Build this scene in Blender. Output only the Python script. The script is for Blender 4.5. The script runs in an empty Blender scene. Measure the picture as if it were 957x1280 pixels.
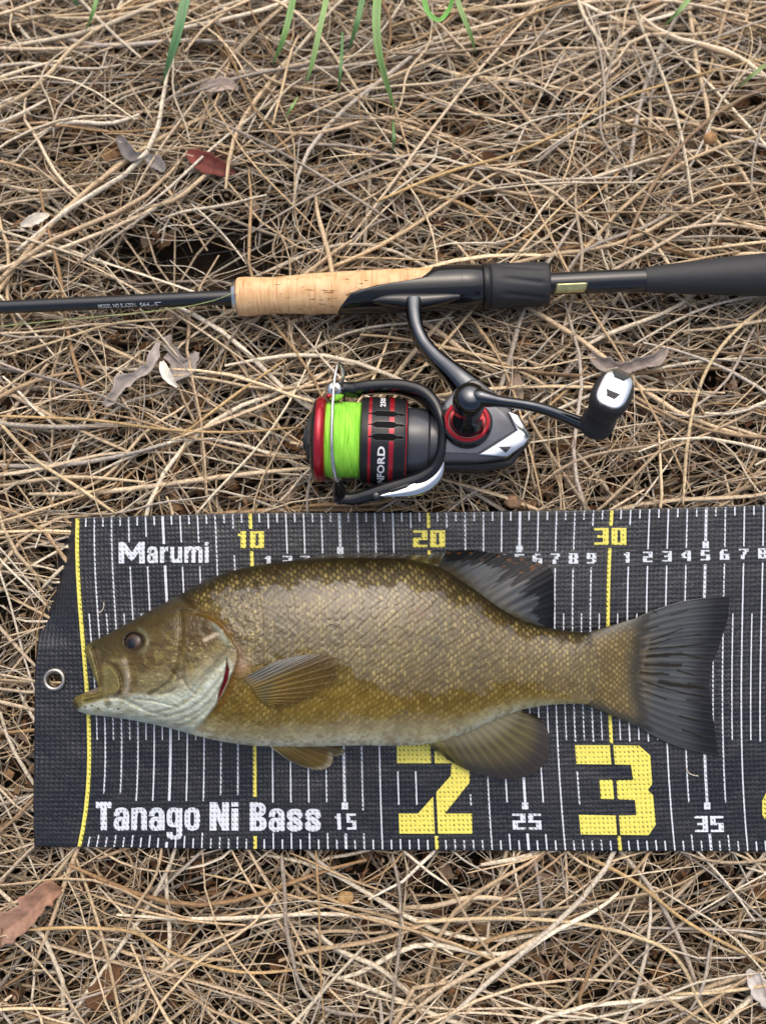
import bpy, bmesh, math, random
import numpy as np
from mathutils import Vector, Matrix

random.seed(7)
RNG = np.random.default_rng(11)
scene = bpy.context.scene
COL = scene.collection
R = math.radians

# ------------------------------------------------------------------ camera
FPX, IMW, IMH = 1125.0, 957.0, 1280.0     # focal length and frame size, in photo pixels
DIST, TILT = 0.50, R(2.0)                 # metres to the mat, lean towards the far side
cam_d = bpy.data.cameras.new('camera')
cam = bpy.data.objects.new('camera', cam_d)
COL.objects.link(cam)
cam_pos = np.array([0.0, -DIST * math.sin(TILT), DIST * math.cos(TILT)])
cam.location = cam_pos
cam.rotation_euler = (TILT, 0, 0)
cam_d.sensor_fit = 'VERTICAL'
cam_d.sensor_height = 36.0
cam_d.lens = 36.0 * FPX / IMH
cam_d.clip_start = 0.01
cam_d.clip_end = 200.0
cam_d.dof.use_dof = True
cam_d.dof.focus_distance = 0.474
cam_d.dof.aperture_fstop = 6.0
scene.camera = cam

# ------------------------------------------------------------------ light: bright overcast
SUN_EL, SUN_AZ = R(55), R(8)              # azimuth from +y towards +x
w = bpy.data.worlds.new('World')
scene.world = w
w.use_nodes = True
nt = w.node_tree
bg = nt.nodes['Background']
sky = nt.nodes.new('ShaderNodeTexSky')
sky.sky_type = 'NISHITA'
sky.sun_disc = False
sky.sun_elevation = SUN_EL
sky.sun_rotation = SUN_AZ
sky.dust_density = 6.0
sky.air_density = 1.0
sky.ozone_density = 1.0
hs = nt.nodes.new('ShaderNodeHueSaturation')
hs.inputs['Saturation'].default_value = 0.9
nt.links.new(sky.outputs[0], hs.inputs['Color'])
nt.links.new(hs.outputs[0], bg.inputs['Color'])
bg.inputs['Strength'].default_value = 0.15
sd = bpy.data.lights.new('sun', 'SUN')
sd.energy = 0.8
sd.angle = R(90)
sd.color = (1.0, 0.96, 0.90)
sun = bpy.data.objects.new('sun', sd)
COL.objects.link(sun)
sdir = Vector((math.sin(SUN_AZ) * math.cos(SUN_EL), math.cos(SUN_AZ) * math.cos(SUN_EL), math.sin(SUN_EL)))
sun.rotation_euler = sdir.to_track_quat('Z', 'Y').to_euler()
sun.location = (0.3, 0.8, 1.6)
scene.view_settings.view_transform = 'Standard'
scene.view_settings.look = 'None'
scene.view_settings.exposure = 0.38
scene.view_settings.gamma = 1.0
scene.view_settings.use_curve_mapping = False

# ------------------------------------------------------------------ helpers
CT, ST = math.cos(TILT), math.sin(TILT)

def P(px, py, z=0.0):
    """world point at height z that a photo pixel measures"""
    px = np.asarray(px, float); py = np.asarray(py, float); z = np.asarray(z, float)
    dx = (px - IMW / 2) / FPX
    dy = -(py - IMH / 2) / FPX
    wy = dy * CT + ST
    wz = dy * ST - CT
    k = (z - cam_pos[2]) / wz
    return np.stack(np.broadcast_arrays(cam_pos[0] + dx * k, cam_pos[1] + wy * k, z), -1)

def to_px(x, y, z):
    rx, ry, rz = x - cam_pos[0], y - cam_pos[1], z - cam_pos[2]
    cy = ry * CT + rz * ST
    cz = -ry * ST + rz * CT
    return IMW / 2 + FPX * rx / -cz, IMH / 2 - FPX * cy / -cz

def M_PX(z=0.0):
    return (DIST - z) / FPX               # metres per photo pixel at height z

def srgb(*c):
    c = np.asarray(c, float) / 255.0
    return np.where(c <= 0.04045, c / 12.92, ((c + 0.055) / 1.055) ** 2.4)

def ss(a, b, x):
    t = np.clip((x - a) / (b - a), 0, 1)
    return t * t * (3 - 2 * t)

def herm(xs, ys, q):
    xs = np.asarray(xs, float); ys = np.asarray(ys, float); q = np.asarray(q, float)
    m = np.gradient(ys, xs)
    i = np.clip(np.searchsorted(xs, q) - 1, 0, len(xs) - 2)
    h = xs[i + 1] - xs[i]
    t = np.clip((q - xs[i]) / h, 0, 1)
    return ((2*t**3 - 3*t**2 + 1) * ys[i] + (t**3 - 2*t**2 + t) * h * m[i]
            + (-2*t**3 + 3*t**2) * ys[i+1] + (t**3 - t**2) * h * m[i+1])

def resample(pts, n):
    pts = np.asarray(pts, float)
    d = np.r_[0, np.cumsum(np.linalg.norm(np.diff(pts, axis=0), axis=1))]
    q = np.linspace(0, d[-1], n)
    return np.stack([herm(d, pts[:, k], q) for k in range(pts.shape[1])], -1)

def _h(i, j, s):
    n = (i * 374761393 + j * 668265263 + s * 974634721) & 0xffffffff
    n = ((n ^ (n >> 13)) * 1274126177) & 0xffffffff
    return ((n ^ (n >> 16)) & 0xffff) / 65535.0

def vnoise(x, y, s=0):
    x = np.asarray(x, float); y = np.asarray(y, float)
    i = np.floor(x).astype(np.int64); j = np.floor(y).astype(np.int64)
    fx = x - i; fy = y - j
    fx = fx * fx * (3 - 2 * fx); fy = fy * fy * (3 - 2 * fy)
    return ((_h(i, j, s) * (1-fx) + _h(i+1, j, s) * fx) * (1-fy)
            + (_h(i, j+1, s) * (1-fx) + _h(i+1, j+1, s) * fx) * fy)

def fbm(x, y, s=0, o=3):
    r = 0; a = 0.5; t = 0
    for k in range(o):
        r = r + a * vnoise(x * 2**k, y * 2**k, s + k); t += a; a *= 0.5
    return r / t

def dline(px, py, line):
    """distance in pixels to a polyline"""
    best = np.full(np.shape(px), 1e9)
    for (ax, ay), (bx, by) in zip(line[:-1], line[1:]):
        vx, vy = bx - ax, by - ay
        t = np.clip(((px - ax) * vx + (py - ay) * vy) / (vx*vx + vy*vy + 1e-9), 0, 1)
        best = np.minimum(best, np.hypot(px - ax - t * vx, py - ay - t * vy))
    return best

def sdpoly(px, py, poly):
    """signed distance to a polygon, positive inside"""
    d = dline(px, py, list(poly) + [poly[0]])
    ins = np.zeros(np.shape(px), bool)
    n = len(poly)
    for k in range(n):
        (ax, ay), (bx, by) = poly[k], poly[(k+1) % n]
        c = ((ay > py) != (by > py)) & (px < (bx - ax) * (py - ay) / (by - ay + 1e-12) + ax)
        ins ^= c
    return np.where(ins, d, -d)

def link(o, parent=None):
    COL.objects.link(o)
    if parent is not None:
        o.parent = parent
    return o

def mk(name, V, F, mat=None, parent=None, smooth=True, color=None, attrs=None, mats=None, midx=None):
    """one mesh object; color: per-vertex pigment, attrs: per-vertex floats"""
    me = bpy.data.meshes.new(name)
    V = np.asarray(V, np.float32)
    if isinstance(F, np.ndarray):
        k = F.shape[1]
        me.vertices.add(len(V)); me.vertices.foreach_set('co', V.ravel())
        me.loops.add(F.size); me.loops.foreach_set('vertex_index', F.astype(np.int32).ravel())
        me.polygons.add(len(F))
        me.polygons.foreach_set('loop_start', np.arange(0, F.size, k, dtype=np.int32))
        me.update(calc_edges=True)
    else:
        me.from_pydata([tuple(map(float, v)) for v in V], [], [tuple(int(i) for i in f) for f in F])
        me.update()
    if smooth:
        me.polygons.foreach_set('use_smooth', np.ones(len(me.polygons), bool))
    if color is not None:
        a = me.color_attributes.new('pigment', 'FLOAT_COLOR', 'POINT')
        c = np.ones((len(V), 4), np.float32); c[:, :3] = color
        a.data.foreach_set('color', c.ravel())
    for kname, data in (attrs or {}).items():
        data = np.asarray(data, np.float32)
        if data.ndim == 2:
            a = me.attributes.new(kname, 'FLOAT_VECTOR', 'POINT')
            if data.shape[1] == 2:
                data = np.c_[data, np.zeros(len(data), np.float32)]
            a.data.foreach_set('vector', data.astype(np.float32).ravel())
        else:
            a = me.attributes.new(kname, 'FLOAT', 'POINT'); a.data.foreach_set('value', data)
    for m in (mats or ([mat] if mat else [])):
        me.materials.append(m)
    if midx is not None:
        me.polygons.foreach_set('material_index', np.asarray(midx, np.int32))
    return link(bpy.data.objects.new(name, me), parent)

def tag(o, label, cat, group=None, kind=None):
    if label: o['label'] = label
    if cat: o['category'] = cat
    if group: o['group'] = group
    if kind: o['kind'] = kind
    return o

def empty(name, loc, label, cat, group=None):
    o = bpy.data.objects.new(name, None)
    o.empty_display_size = 0.02
    link(o); o.location = loc
    bpy.context.view_layer.update()
    return tag(o, label, cat, group)

def under(o, root):
    """parent a mesh made in world coordinates to its thing (an Empty at the base) or to a part"""
    o.parent = root
    if root.type == 'EMPTY':
        o.matrix_parent_inverse = Matrix.Translation(-root.location)
    return o

def grid_faces(nu, nv, wrap=False):
    i = np.arange(nu - 1)[:, None]; j = np.arange(nv if wrap else nv - 1)[None, :]
    j2 = (j + 1) % nv
    return np.stack(np.broadcast_arrays(i*nv + j, (i+1)*nv + j, (i+1)*nv + j2, i*nv + j2), -1).reshape(-1, 4)

def frames(pts, up=(0, 0, 1)):
    t = np.gradient(pts, axis=0)
    t /= np.linalg.norm(t, axis=1)[:, None] + 1e-12
    s = np.cross(t, np.asarray(up, float))
    s /= np.linalg.norm(s, axis=1)[:, None] + 1e-12
    return t, s, np.cross(s, t)

def sweep(pts, rs, ru=None, sides=16, power=2.0, up=(0, 0, 1), n=None, cap=True):
    """tube along pts; rs = side radius, ru = radius along up; power>2 squares the section"""
    pts = np.asarray(pts, float)
    rs = np.broadcast_to(np.asarray(rs, float), (len(pts),)).copy()
    ru = rs if ru is None else np.broadcast_to(np.asarray(ru, float), (len(pts),)).copy()
    if n:
        q = resample(np.c_[pts, rs, ru], n); pts, rs, ru = q[:, :3], q[:, 3], q[:, 4]
    t, s, u = frames(pts, up)
    a = np.linspace(0, 2*np.pi, sides, endpoint=False)
    c, d = np.cos(a), np.sin(a)
    c = np.sign(c) * np.abs(c) ** (2/power); d = np.sign(d) * np.abs(d) ** (2/power)
    V = pts[:, None] + s[:, None] * (rs[:, None] * c)[..., None] + u[:, None] * (ru[:, None] * d)[..., None]
    F = [tuple(f) for f in grid_faces(len(pts), sides, True)]
    V = V.reshape(-1, 3)
    if cap:
        F.append(tuple(range(sides))); F.append(tuple(reversed(range(len(V) - sides, len(V)))))
    return V, F

def lathe(prof, org, axis, sides=48, rfun=None, up=(0, 0, 1), cap=True):
    """profile [(along, radius)] in metres turned about an axis; angle 0 points up"""
    prof = np.asarray(prof, float)
    ax = np.asarray(axis, float); ax /= np.linalg.norm(ax)
    u = np.asarray(up, float); u = u - ax * u.dot(ax); u /= np.linalg.norm(u)
    s = np.cross(u, ax)
    a = np.linspace(0, 2*np.pi, sides, endpoint=False)
    A, X = np.meshgrid(a, prof[:, 0]); Rr = np.repeat(prof[:, 1:2], sides, 1)
    if rfun is not None: Rr = rfun(X, A, Rr)
    V = np.asarray(org, float) + X[..., None]*ax + Rr[..., None]*(np.cos(A)[..., None]*u + np.sin(A)[..., None]*s)
    V = V.reshape(-1, 3)
    F = [tuple(f) for f in grid_faces(len(prof), sides, True)]
    if cap:
        F.append(tuple(range(sides))); F.append(tuple(reversed(range(len(V) - sides, len(V)))))
    return V, F

def fix_normals(o, bevel=0, segs=2, flat=False):
    bm = bmesh.new(); bm.from_mesh(o.data)
    bmesh.ops.recalc_face_normals(bm, faces=bm.faces)
    bm.to_mesh(o.data); bm.free()
    if bevel:
        m = o.modifiers.new('bevel', 'BEVEL'); m.width = bevel; m.segments = segs; m.limit_method = 'ANGLE'
        m.angle_limit = R(35); m.harden_normals = False
    return o

def sharp(o, deg=35):
    bm = bmesh.new(); bm.from_mesh(o.data)
    bmesh.ops.recalc_face_normals(bm, faces=bm.faces)
    for e in bm.edges:
        if len(e.link_faces) == 2 and e.calc_face_angle(0) > R(deg): e.smooth = False
    bm.to_mesh(o.data); bm.free()
    return o

def prism(poly, z0, z1, off=(0, 0)):
    """polygon of photo pixels measured at height z1, extruded straight down to z0"""
    top = P([p[0] for p in poly], [p[1] for p in poly], z1)
    bot = top.copy(); bot[:, 2] = z0; bot[:, 0] += off[0]; bot[:, 1] += off[1]
    n = len(poly)
    F = [tuple(range(n)), tuple(reversed(range(n, 2*n)))]
    F += [(i, i + n, (i+1) % n + n, (i+1) % n) for i in range(n)]
    return np.r_[top, bot], F

# ------------------------------------------------------------------ materials
def material(name, col=(0.5, 0.5, 0.5), rough=0.5, metal=0.0, coat=0.0, coat_rough=0.05, spec=0.5,
             attr=None, noise=None, bump=None, ior=None, alpha=1.0):
    """noise=(scale, amount, stretch) varies the colour; bump=(scale, strength, distance)"""
    m = bpy.data.materials.new(name); m.use_nodes = True
    t = m.node_tree; b = t.nodes['Principled BSDF']
    b.inputs['Base Color'].default_value = (*col, 1)
    b.inputs['Roughness'].default_value = rough
    b.inputs['Metallic'].default_value = metal
    b.inputs['Coat Weight'].default_value = coat
    b.inputs['Coat Roughness'].default_value = coat_rough
    b.inputs['Specular IOR Level'].default_value = spec
    if ior: b.inputs['IOR'].default_value = ior
    b.inputs['Alpha'].default_value = alpha
    src = None
    if attr:
        a = t.nodes.new('ShaderNodeAttribute'); a.attribute_name = attr; src = a.outputs['Color']
    tc = None
    def coord(stretch=(1, 1, 1)):
        c = t.nodes.new('ShaderNodeTexCoord'); mp = t.nodes.new('ShaderNodeMapping')
        mp.inputs['Scale'].default_value = stretch
        t.links.new(c.outputs['Object'], mp.inputs['Vector']); return mp.outputs[0]
    if noise:
        n = t.nodes.new('ShaderNodeTexNoise'); n.inputs['Scale'].default_value = noise[0]
        n.inputs['Detail'].default_value = 5
        t.links.new(coord(noise[2] if len(noise) > 2 else (1, 1, 1)), n.inputs['Vector'])
        mr = t.nodes.new('ShaderNodeMapRange')
        mr.inputs['From Min'].default_value = 0.3; mr.inputs['From Max'].default_value = 0.7
        mr.inputs['To Min'].default_value = 1 - noise[1]; mr.inputs['To Max'].default_value = 1 + noise[1]
        t.links.new(n.outputs['Fac'], mr.inputs['Value'])
        mx = t.nodes.new('ShaderNodeVectorMath'); mx.operation = 'SCALE'
        if src: t.links.new(src, mx.inputs[0])
        else: mx.inputs[0].default_value = col
        t.links.new(mr.outputs[0], mx.inputs['Scale'])
        src = mx.outputs[0]
    if src: t.links.new(src, b.inputs['Base Color'])
    if bump:
        n = t.nodes.new('ShaderNodeTexNoise'); n.inputs['Scale'].default_value = bump[0]
        n.inputs['Detail'].default_value = 4
        t.links.new(coord(bump[3] if len(bump) > 3 else (1, 1, 1)), n.inputs['Vector'])
        bp = t.nodes.new('ShaderNodeBump'); bp.inputs['Strength'].default_value = bump[1]
        bp.inputs['Distance'].default_value = bump[2]
        t.links.new(n.outputs['Fac'], bp.inputs['Height']); t.links.new(bp.outputs[0], b.inputs['Normal'])
    return m

MATS = {}
MATS['gloss_black'] = material('gloss_black', (0.007, 0.0075, 0.009), 0.12, coat=0.3, coat_rough=0.05, spec=0.4, bump=(900, 0.05, 0.0003))
MATS['satin_black'] = material('satin_black', (0.010, 0.0105, 0.012), 0.38, spec=0.4, noise=(300, 0.15), bump=(1800, 0.10, 0.0002))
MATS['matte_black'] = material('matte_black', (0.020, 0.021, 0.024), 0.62, noise=(250, 0.15), bump=(2500, 0.25, 0.0002))
MATS['graphite'] = material('graphite', (0.050, 0.053, 0.062), 0.30, metal=0.1, coat=0.2, bump=(1500, 0.08, 0.0002))
MATS['gunmetal'] = material('gunmetal', (0.085, 0.09, 0.10), 0.14, metal=1.0, noise=(150, 0.12), bump=(1200, 0.06, 0.0002))
MATS['plate'] = material('plate', (0.17, 0.175, 0.19), 0.34, metal=0.3, noise=(220, 0.12), bump=(1500, 0.08, 0.0002))
MATS['rubber'] = material('rubber', (0.022, 0.022, 0.025), 0.68, bump=(3000, 0.3, 0.0002))
MATS['chrome'] = material('chrome', (0.74, 0.75, 0.76), 0.14, metal=1.0, noise=(120, 0.06))
MATS['steel'] = material('steel', (0.62, 0.61, 0.59), 0.26, metal=1.0, noise=(200, 0.10))
MATS['red_metal'] = material('red_metal', (0.42, 0.012, 0.025), 0.25, metal=0.55, coat=0.4)
MATS['white_ink'] = material('white_ink', (0.72, 0.73, 0.74), 0.5, noise=(900, 0.08))
MATS['brass'] = material('brass', (0.46, 0.42, 0.36), 0.30, metal=1.0, noise=(300, 0.15))
MATS['gold_foil'] = material('gold_foil', (0.55, 0.50, 0.24), 0.30, metal=0.7, noise=(300, 0.2))
MATS['straw'] = material('straw', rough=0.66, spec=0.3, attr='pigment', noise=(700, 0.34), bump=(1100, 0.5, 0.0004))
MATS['crumb'] = material('crumb', rough=0.85, spec=0.2, attr='pigment', noise=(350, 0.35), bump=(700, 0.5, 0.0006))
MATS['green'] = material('green', rough=0.45, spec=0.4, attr='pigment', noise=(500, 0.10, (1, 0.1, 1)))
MATS['leaf'] = material('leaf', rough=0.7, spec=0.25, attr='pigment', noise=(260, 0.22), bump=(450, 0.5, 0.0008))
MATS['nylon'] = material('nylon', (0.35, 0.42, 0.16), 0.35, noise=(200, 0.2))

# ------------------------------------------------------------------ ground: a bank that falls away on the far side
def S(x, y):
    """top of the straw layer"""
    x = np.asarray(x, float); y = np.asarray(y, float)
    yy = np.clip(y, 0, 0.45)
    z = -0.003 - 0.62 * yy**2 - 0.25 * np.clip(y - 0.45, 0, 2.0)
    out = ss(0.0, 0.06, y) + ss(-0.195, -0.24, y)
    z = z + out * 0.010 * (fbm(x * 9 + 3.1, y * 9 + 8.2, 5) - 0.55)
    return z - 0.004 * ss(-0.19, -0.26, y)

def soil(x, y):
    # hollows where the straw lies open
    hole = (np.exp(-(((x + 0.105)/0.05)**2 + ((y - 0.146)/0.022)**2))
            + 0.6*np.exp(-(((x - 0.20)/0.05)**2 + ((y - 0.075)/0.02)**2)))
    return S(x, y) - 0.030 - 0.012 * hole + 0.007 * fbm(x * 40, y * 40, 9) + 0.004 * fbm(x*130, y*130, 19)

def axis_pts():
    a = np.linspace(-0.62, 0.62, 249)
    b = 0.62 + np.geomspace(0.012, 45, 40)
    return np.r_[-b[::-1], a, b]
gx, gy = np.meshgrid(axis_pts(), axis_pts(), indexing='ij')
gz = soil(gx, gy)
gm = bpy.data.materials.new('soil'); gm.use_nodes = True
t = gm.node_tree; b = t.nodes['Principled BSDF']; b.inputs['Roughness'].default_value = 0.95
b.inputs['Specular IOR Level'].default_value = 0.15
tc = t.nodes.new('ShaderNodeTexCoord')
n1 = t.nodes.new('ShaderNodeTexNoise'); n1.inputs['Scale'].default_value = 60; n1.inputs['Detail'].default_value = 8
n2 = t.nodes.new('ShaderNodeTexNoise'); n2.inputs['Scale'].default_value = 500; n2.inputs['Detail'].default_value = 4
cr = t.nodes.new('ShaderNodeValToRGB')
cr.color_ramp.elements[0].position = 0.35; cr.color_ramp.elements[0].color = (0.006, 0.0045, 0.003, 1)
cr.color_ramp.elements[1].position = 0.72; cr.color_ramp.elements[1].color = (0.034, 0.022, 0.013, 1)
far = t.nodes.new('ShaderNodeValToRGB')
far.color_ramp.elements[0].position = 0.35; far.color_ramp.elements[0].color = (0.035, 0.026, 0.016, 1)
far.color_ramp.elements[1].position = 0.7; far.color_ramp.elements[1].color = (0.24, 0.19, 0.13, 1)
ln = t.nodes.new('ShaderNodeVectorMath'); ln.operation = 'LENGTH'
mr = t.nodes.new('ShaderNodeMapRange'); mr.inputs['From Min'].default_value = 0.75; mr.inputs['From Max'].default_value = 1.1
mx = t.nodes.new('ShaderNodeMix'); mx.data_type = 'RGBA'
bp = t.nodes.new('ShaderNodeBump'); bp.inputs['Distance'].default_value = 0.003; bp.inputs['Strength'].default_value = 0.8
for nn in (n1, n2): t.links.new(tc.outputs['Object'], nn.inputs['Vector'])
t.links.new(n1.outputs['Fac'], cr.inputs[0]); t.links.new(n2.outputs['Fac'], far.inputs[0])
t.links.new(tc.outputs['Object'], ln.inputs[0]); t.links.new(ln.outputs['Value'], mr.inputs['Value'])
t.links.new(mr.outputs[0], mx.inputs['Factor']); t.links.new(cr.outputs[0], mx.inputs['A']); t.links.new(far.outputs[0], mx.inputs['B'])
t.links.new(mx.outputs['Result'], b.inputs['Base Color'])
t.links.new(n2.outputs['Fac'], bp.inputs['Height']); t.links.new(bp.outputs[0], b.inputs['Normal'])
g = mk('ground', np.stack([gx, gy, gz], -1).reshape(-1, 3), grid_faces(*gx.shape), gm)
g['kind'] = 'structure'

# footprint of the mat, so that the straw beneath stays beneath
def mat_cover(x, y):
    px, py = to_px(x, y, 0.0)
    return (np.clip((px - 36) / 8, 0, 1) * np.clip((py - 632) / 8, 0, 1) * np.clip((1070 - py) / 8, 0, 1))
def mat_sag(x, y):
    """how far the mat's free end droops at the far corner"""
    px, py = to_px(x, y, 0.0)
    f = np.clip((845 - py) / 200, 0, 1) * (py > 625) * (py < 860)
    return 0.016 * f**0.5 * np.clip((112 - px) / 40, 0, 1) * np.clip((px - (90 - 58 * (1 - f))) / 10, 0, 1)
# the rod's and the reel's bed: straw pressed down by their weight
def bed(x, y):
    px, py = to_px(x, y, 0.0)
    rod = np.exp(-((py - (384 - 0.0428 * px)) / 30.0)**2)
    reel = np.exp(-(((px - 520) / 150.0)**4 + ((py - 550) / 62.0)**4))
    return 0.004 * rod + 0.004 * reel

PAL = np.array([srgb(222, 196, 156), srgb(206, 180, 142), srgb(190, 162, 124), srgb(214, 198, 170),
                srgb(182, 168, 150), srgb(172, 140, 98), srgb(236, 220, 190), srgb(146, 116, 82)])
PALW = np.array([.19, .18, .15, .15, .14, .08, .07, .04])
HOLLOWS = [(236, 310, 88, 31, 1.05), (300, 295, 30, 14, 0.8), (75, 150, 30, 16, 0.75), (20, 20, 26, 16, 0.7), (560, 1098, 52, 26, 0.85), (440, 1085, 40, 16, 0.7), (345, 1215, 40, 20, 0.7),
           (838, 1208, 34, 18, 0.85), (690, 1225, 30, 16, 0.7), (60, 1225, 30, 16, 0.7), (250, 1110, 34, 16, 0.6), (905, 1095, 36, 16, 0.7), (850, 595, 40, 20, 0.7), (905, 470, 34, 18, 0.7), (150, 575, 46, 16, 0.6), (300, 600, 44, 16, 0.7),
           (880, 345, 30, 16, 0.6), (640, 95, 26, 12, 0.5), (440, 60, 24, 14, 0.6), (540, 300, 26, 12, 0.5), (90, 285, 24, 12, 0.5), (18, 760, 18, 26, 0.7), (22, 970, 16, 26, 0.7), (850, 60, 30, 12, 0.5), (720, 270, 30, 12, 0.5)]
def hollow(x, y):
    """0..1: open spots where one looks down to the soil"""
    px, py = to_px(x, y, -0.01)
    m = np.zeros(np.shape(px))
    for cx, cy, rx, ry, k in HOLLOWS:
        m = np.maximum(m, k * np.exp(-(((px - cx) / rx)**2 + ((py - cy) / ry)**2)**1.5))
    return m

def stems(n, box, rad, length, depth, K=10, sides=5, curl=2.2, wig=0.25, flat=0.55, dark=(0.75, 1.0), arch=0.006, horiz=0.62, seed=0, pal=PALW, tint=None, clump=0, open_=True):
    rg = np.random.default_rng(seed)
    cx = rg.uniform(box[0], box[1], n); cy = rg.uniform(box[2], box[3], n)
    if clump:
        keep = fbm(cx * 17 + seed, cy * 26 + seed, 60, 3) > clump - 0.16 * rg.random(n)
        keep &= (cy > -0.17) | (rg.random(n) < 0.68)      # thinner cover on the near side
        cx, cy = cx[keep], cy[keep]; n = len(cx)
    L = rg.uniform(*length, n) * rg.uniform(0.6, 1.0, n)
    th = np.where(rg.random(n) < horiz, rg.normal(R(8), R(27), n), rg.uniform(0, np.pi, n))
    kap = rg.normal(0, curl, n)
    s = np.linspace(-0.5, 0.5, K)[None, :] * L[:, None]
    ph = rg.uniform(0, 6.28, n)[:, None]; fr = rg.uniform(0.5, 1.6, n)[:, None]
    ang = th[:, None] + kap[:, None] * s + wig * rg.random(n)[:, None] * np.sin(ph + fr * 6.28 * s / L[:, None])
    kink = rg.random(n) < 0.12
    kp = rg.integers(2, K - 2, n)
    ang = ang + (kink * rg.normal(0, 0.6, n))[:, None] * (np.arange(K)[None, :] > kp[:, None])
    dl = (L / (K - 1))[:, None]
    x = np.cumsum(np.cos(ang) * dl, 1); y = np.cumsum(np.sin(ang) * dl, 1)
    x = x - x.mean(1, keepdims=True) + cx[:, None]; y = y - y.mean(1, keepdims=True) + cy[:, None]
    d = depth[0] + (depth[1] - depth[0]) * rg.random(n)**0.8
    hk = hollow(x[:, 1:-1], y[:, 1:-1]).max(1) < 0.25 + 0.9 * rg.random(n)**2 if open_ else np.ones(n, bool)
    x, y, d, L, th, ph, fr = x[hk], y[hk], d[hk], L[hk], th[hk], ph[hk], fr[hk]; n = len(x)
    tt = np.linspace(0, 1, K)[None, :]
    z = (S(x, y) - d[:, None] + (arch * rg.random(n))[:, None] * np.sin(np.pi * tt)
         + (rg.normal(0, 0.006, n))[:, None] * (tt - 0.5))
    r0 = rad[0] + (rad[1] - rad[0]) * rg.random(n)**1.7
    lim = S(x, y) - bed(x, y) + 0.004
    z = np.minimum(z, lim - r0[:, None])
    cov = mat_cover(x, y)
    z = np.where(cov > 0, np.minimum(z, -0.0028 - r0[:, None] - 0.001 * cov), z)
    z = np.minimum(z, np.where(mat_sag(x, y) > 0, -0.004 - mat_sag(x, y), 1))
    pts = np.stack([x, y, z], -1)
    T = np.gradient(pts, axis=1); T /= np.linalg.norm(T, axis=2, keepdims=True)
    sd_ = np.cross(T, [0, 0, 1.0]); sd_ /= np.linalg.norm(sd_, axis=2, keepdims=True) + 1e-9
    up = np.cross(sd_, T)
    rol = rg.uniform(0, np.pi, n)
    fl = np.where(rg.random(n) < flat, rg.uniform(0.18, 0.45, n), 1.0)
    a = np.linspace(0, 2*np.pi, sides, endpoint=False)
    tap = (0.55 + 0.45 * np.minimum(1, np.minimum(tt * 5 + 0.1, (1 - tt) * 3 + 0.1)))
    rr = r0[:, None] * tap * np.where(rg.random(n) < 0.5, 1, 1)[:, None]
    ca, sa = np.cos(a)[None, :], np.sin(a)[None, :] * fl[:, None]
    cr_, sr_ = np.cos(rol)[:, None] , np.sin(rol)[:, None]
    sx = ca * cr_ - sa * sr_; sz = ca * sr_ + sa * cr_
    V = pts[:, :, None] + rr[:, :, None, None] * (sd_[:, :, None] * sx[:, None, :, None] + up[:, :, None] * sz[:, None, :, None])
    F = grid_faces(K, sides, True)[None] + (np.arange(n) * K * sides)[:, None, None]
    ci = rg.choice(len(PAL), n, p=pal)
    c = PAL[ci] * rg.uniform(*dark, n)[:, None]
    grey = rg.random(n)[:, None] * 0.28
    c = c * (1 - grey) + c.mean(1, keepdims=True) * grey
    if tint is not None: c = c * np.asarray(tint)
    # weathering along each stem
    mot = 0.82 + 0.36 * vnoise(np.arange(n)[:, None] * 7.3 + np.zeros((1, K)), tt * 5 + ph, 3)
    C = (c[:, None, :] * mot[..., None])[:, :, None, :] * np.ones((1, 1, sides, 1))
    return V.reshape(-1, 3), F.reshape(-1, 4), C.reshape(-1, 3)

def heap(name, parts, mat, label):
    off = 0; Vs, Fs, Cs = [], [], []
    for V, F, C in parts:
        Vs.append(V); Fs.append(F + off); Cs.append(C); off += len(V)
    o = mk(name, np.concatenate(Vs), np.concatenate(Fs), mat, color=np.concatenate(Cs))
    return tag(o, label, 'dry grass' if 'grass' in name else 'litter', kind='stuff')

IN = (-0.30, 0.30, -0.37, 0.40)
OUT = (-0.85, 0.85, -0.95, 1.0)
brown = np.array([.05, .08, .15, .05, .12, .22, .01, .32])
def ring(seed, n, **k):
    V, F, C = stems(n, OUT, seed=seed, **k)
    return V, F, C
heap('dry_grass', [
    stems(1900, IN, (0.0004, 0.0010), (0.06, 0.20), (0.015, 0.028), dark=(0.06, 0.20), seed=1, pal=brown, curl=5),  # old brown stems, coloured darker with depth to paint in the gaps' shade
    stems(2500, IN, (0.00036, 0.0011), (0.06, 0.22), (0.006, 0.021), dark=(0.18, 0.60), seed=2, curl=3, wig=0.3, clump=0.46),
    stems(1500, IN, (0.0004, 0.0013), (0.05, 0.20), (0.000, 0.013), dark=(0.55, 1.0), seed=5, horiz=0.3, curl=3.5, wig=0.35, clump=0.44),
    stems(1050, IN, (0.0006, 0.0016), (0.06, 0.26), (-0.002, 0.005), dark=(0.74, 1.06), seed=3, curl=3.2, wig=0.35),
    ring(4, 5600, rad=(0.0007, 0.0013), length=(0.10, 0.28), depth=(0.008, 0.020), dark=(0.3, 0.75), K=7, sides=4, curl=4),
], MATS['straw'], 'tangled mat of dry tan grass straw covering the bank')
heap('fine_dry_grass', [
    stems(3000, IN, (0.00018, 0.00042), (0.03, 0.09), (-0.002, 0.014), curl=20, wig=1.2, dark=(0.5, 1.0), seed=21, K=14, sides=4),
    stems(2400, IN, (0.0002, 0.00045), (0.05, 0.14), (-0.002, 0.012), curl=5, wig=0.5, dark=(0.6, 1.05), seed=22, K=12, sides=4, horiz=0.3),
], MATS['straw'], 'thin curly dry grass tendrils threaded through the straw')

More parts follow.
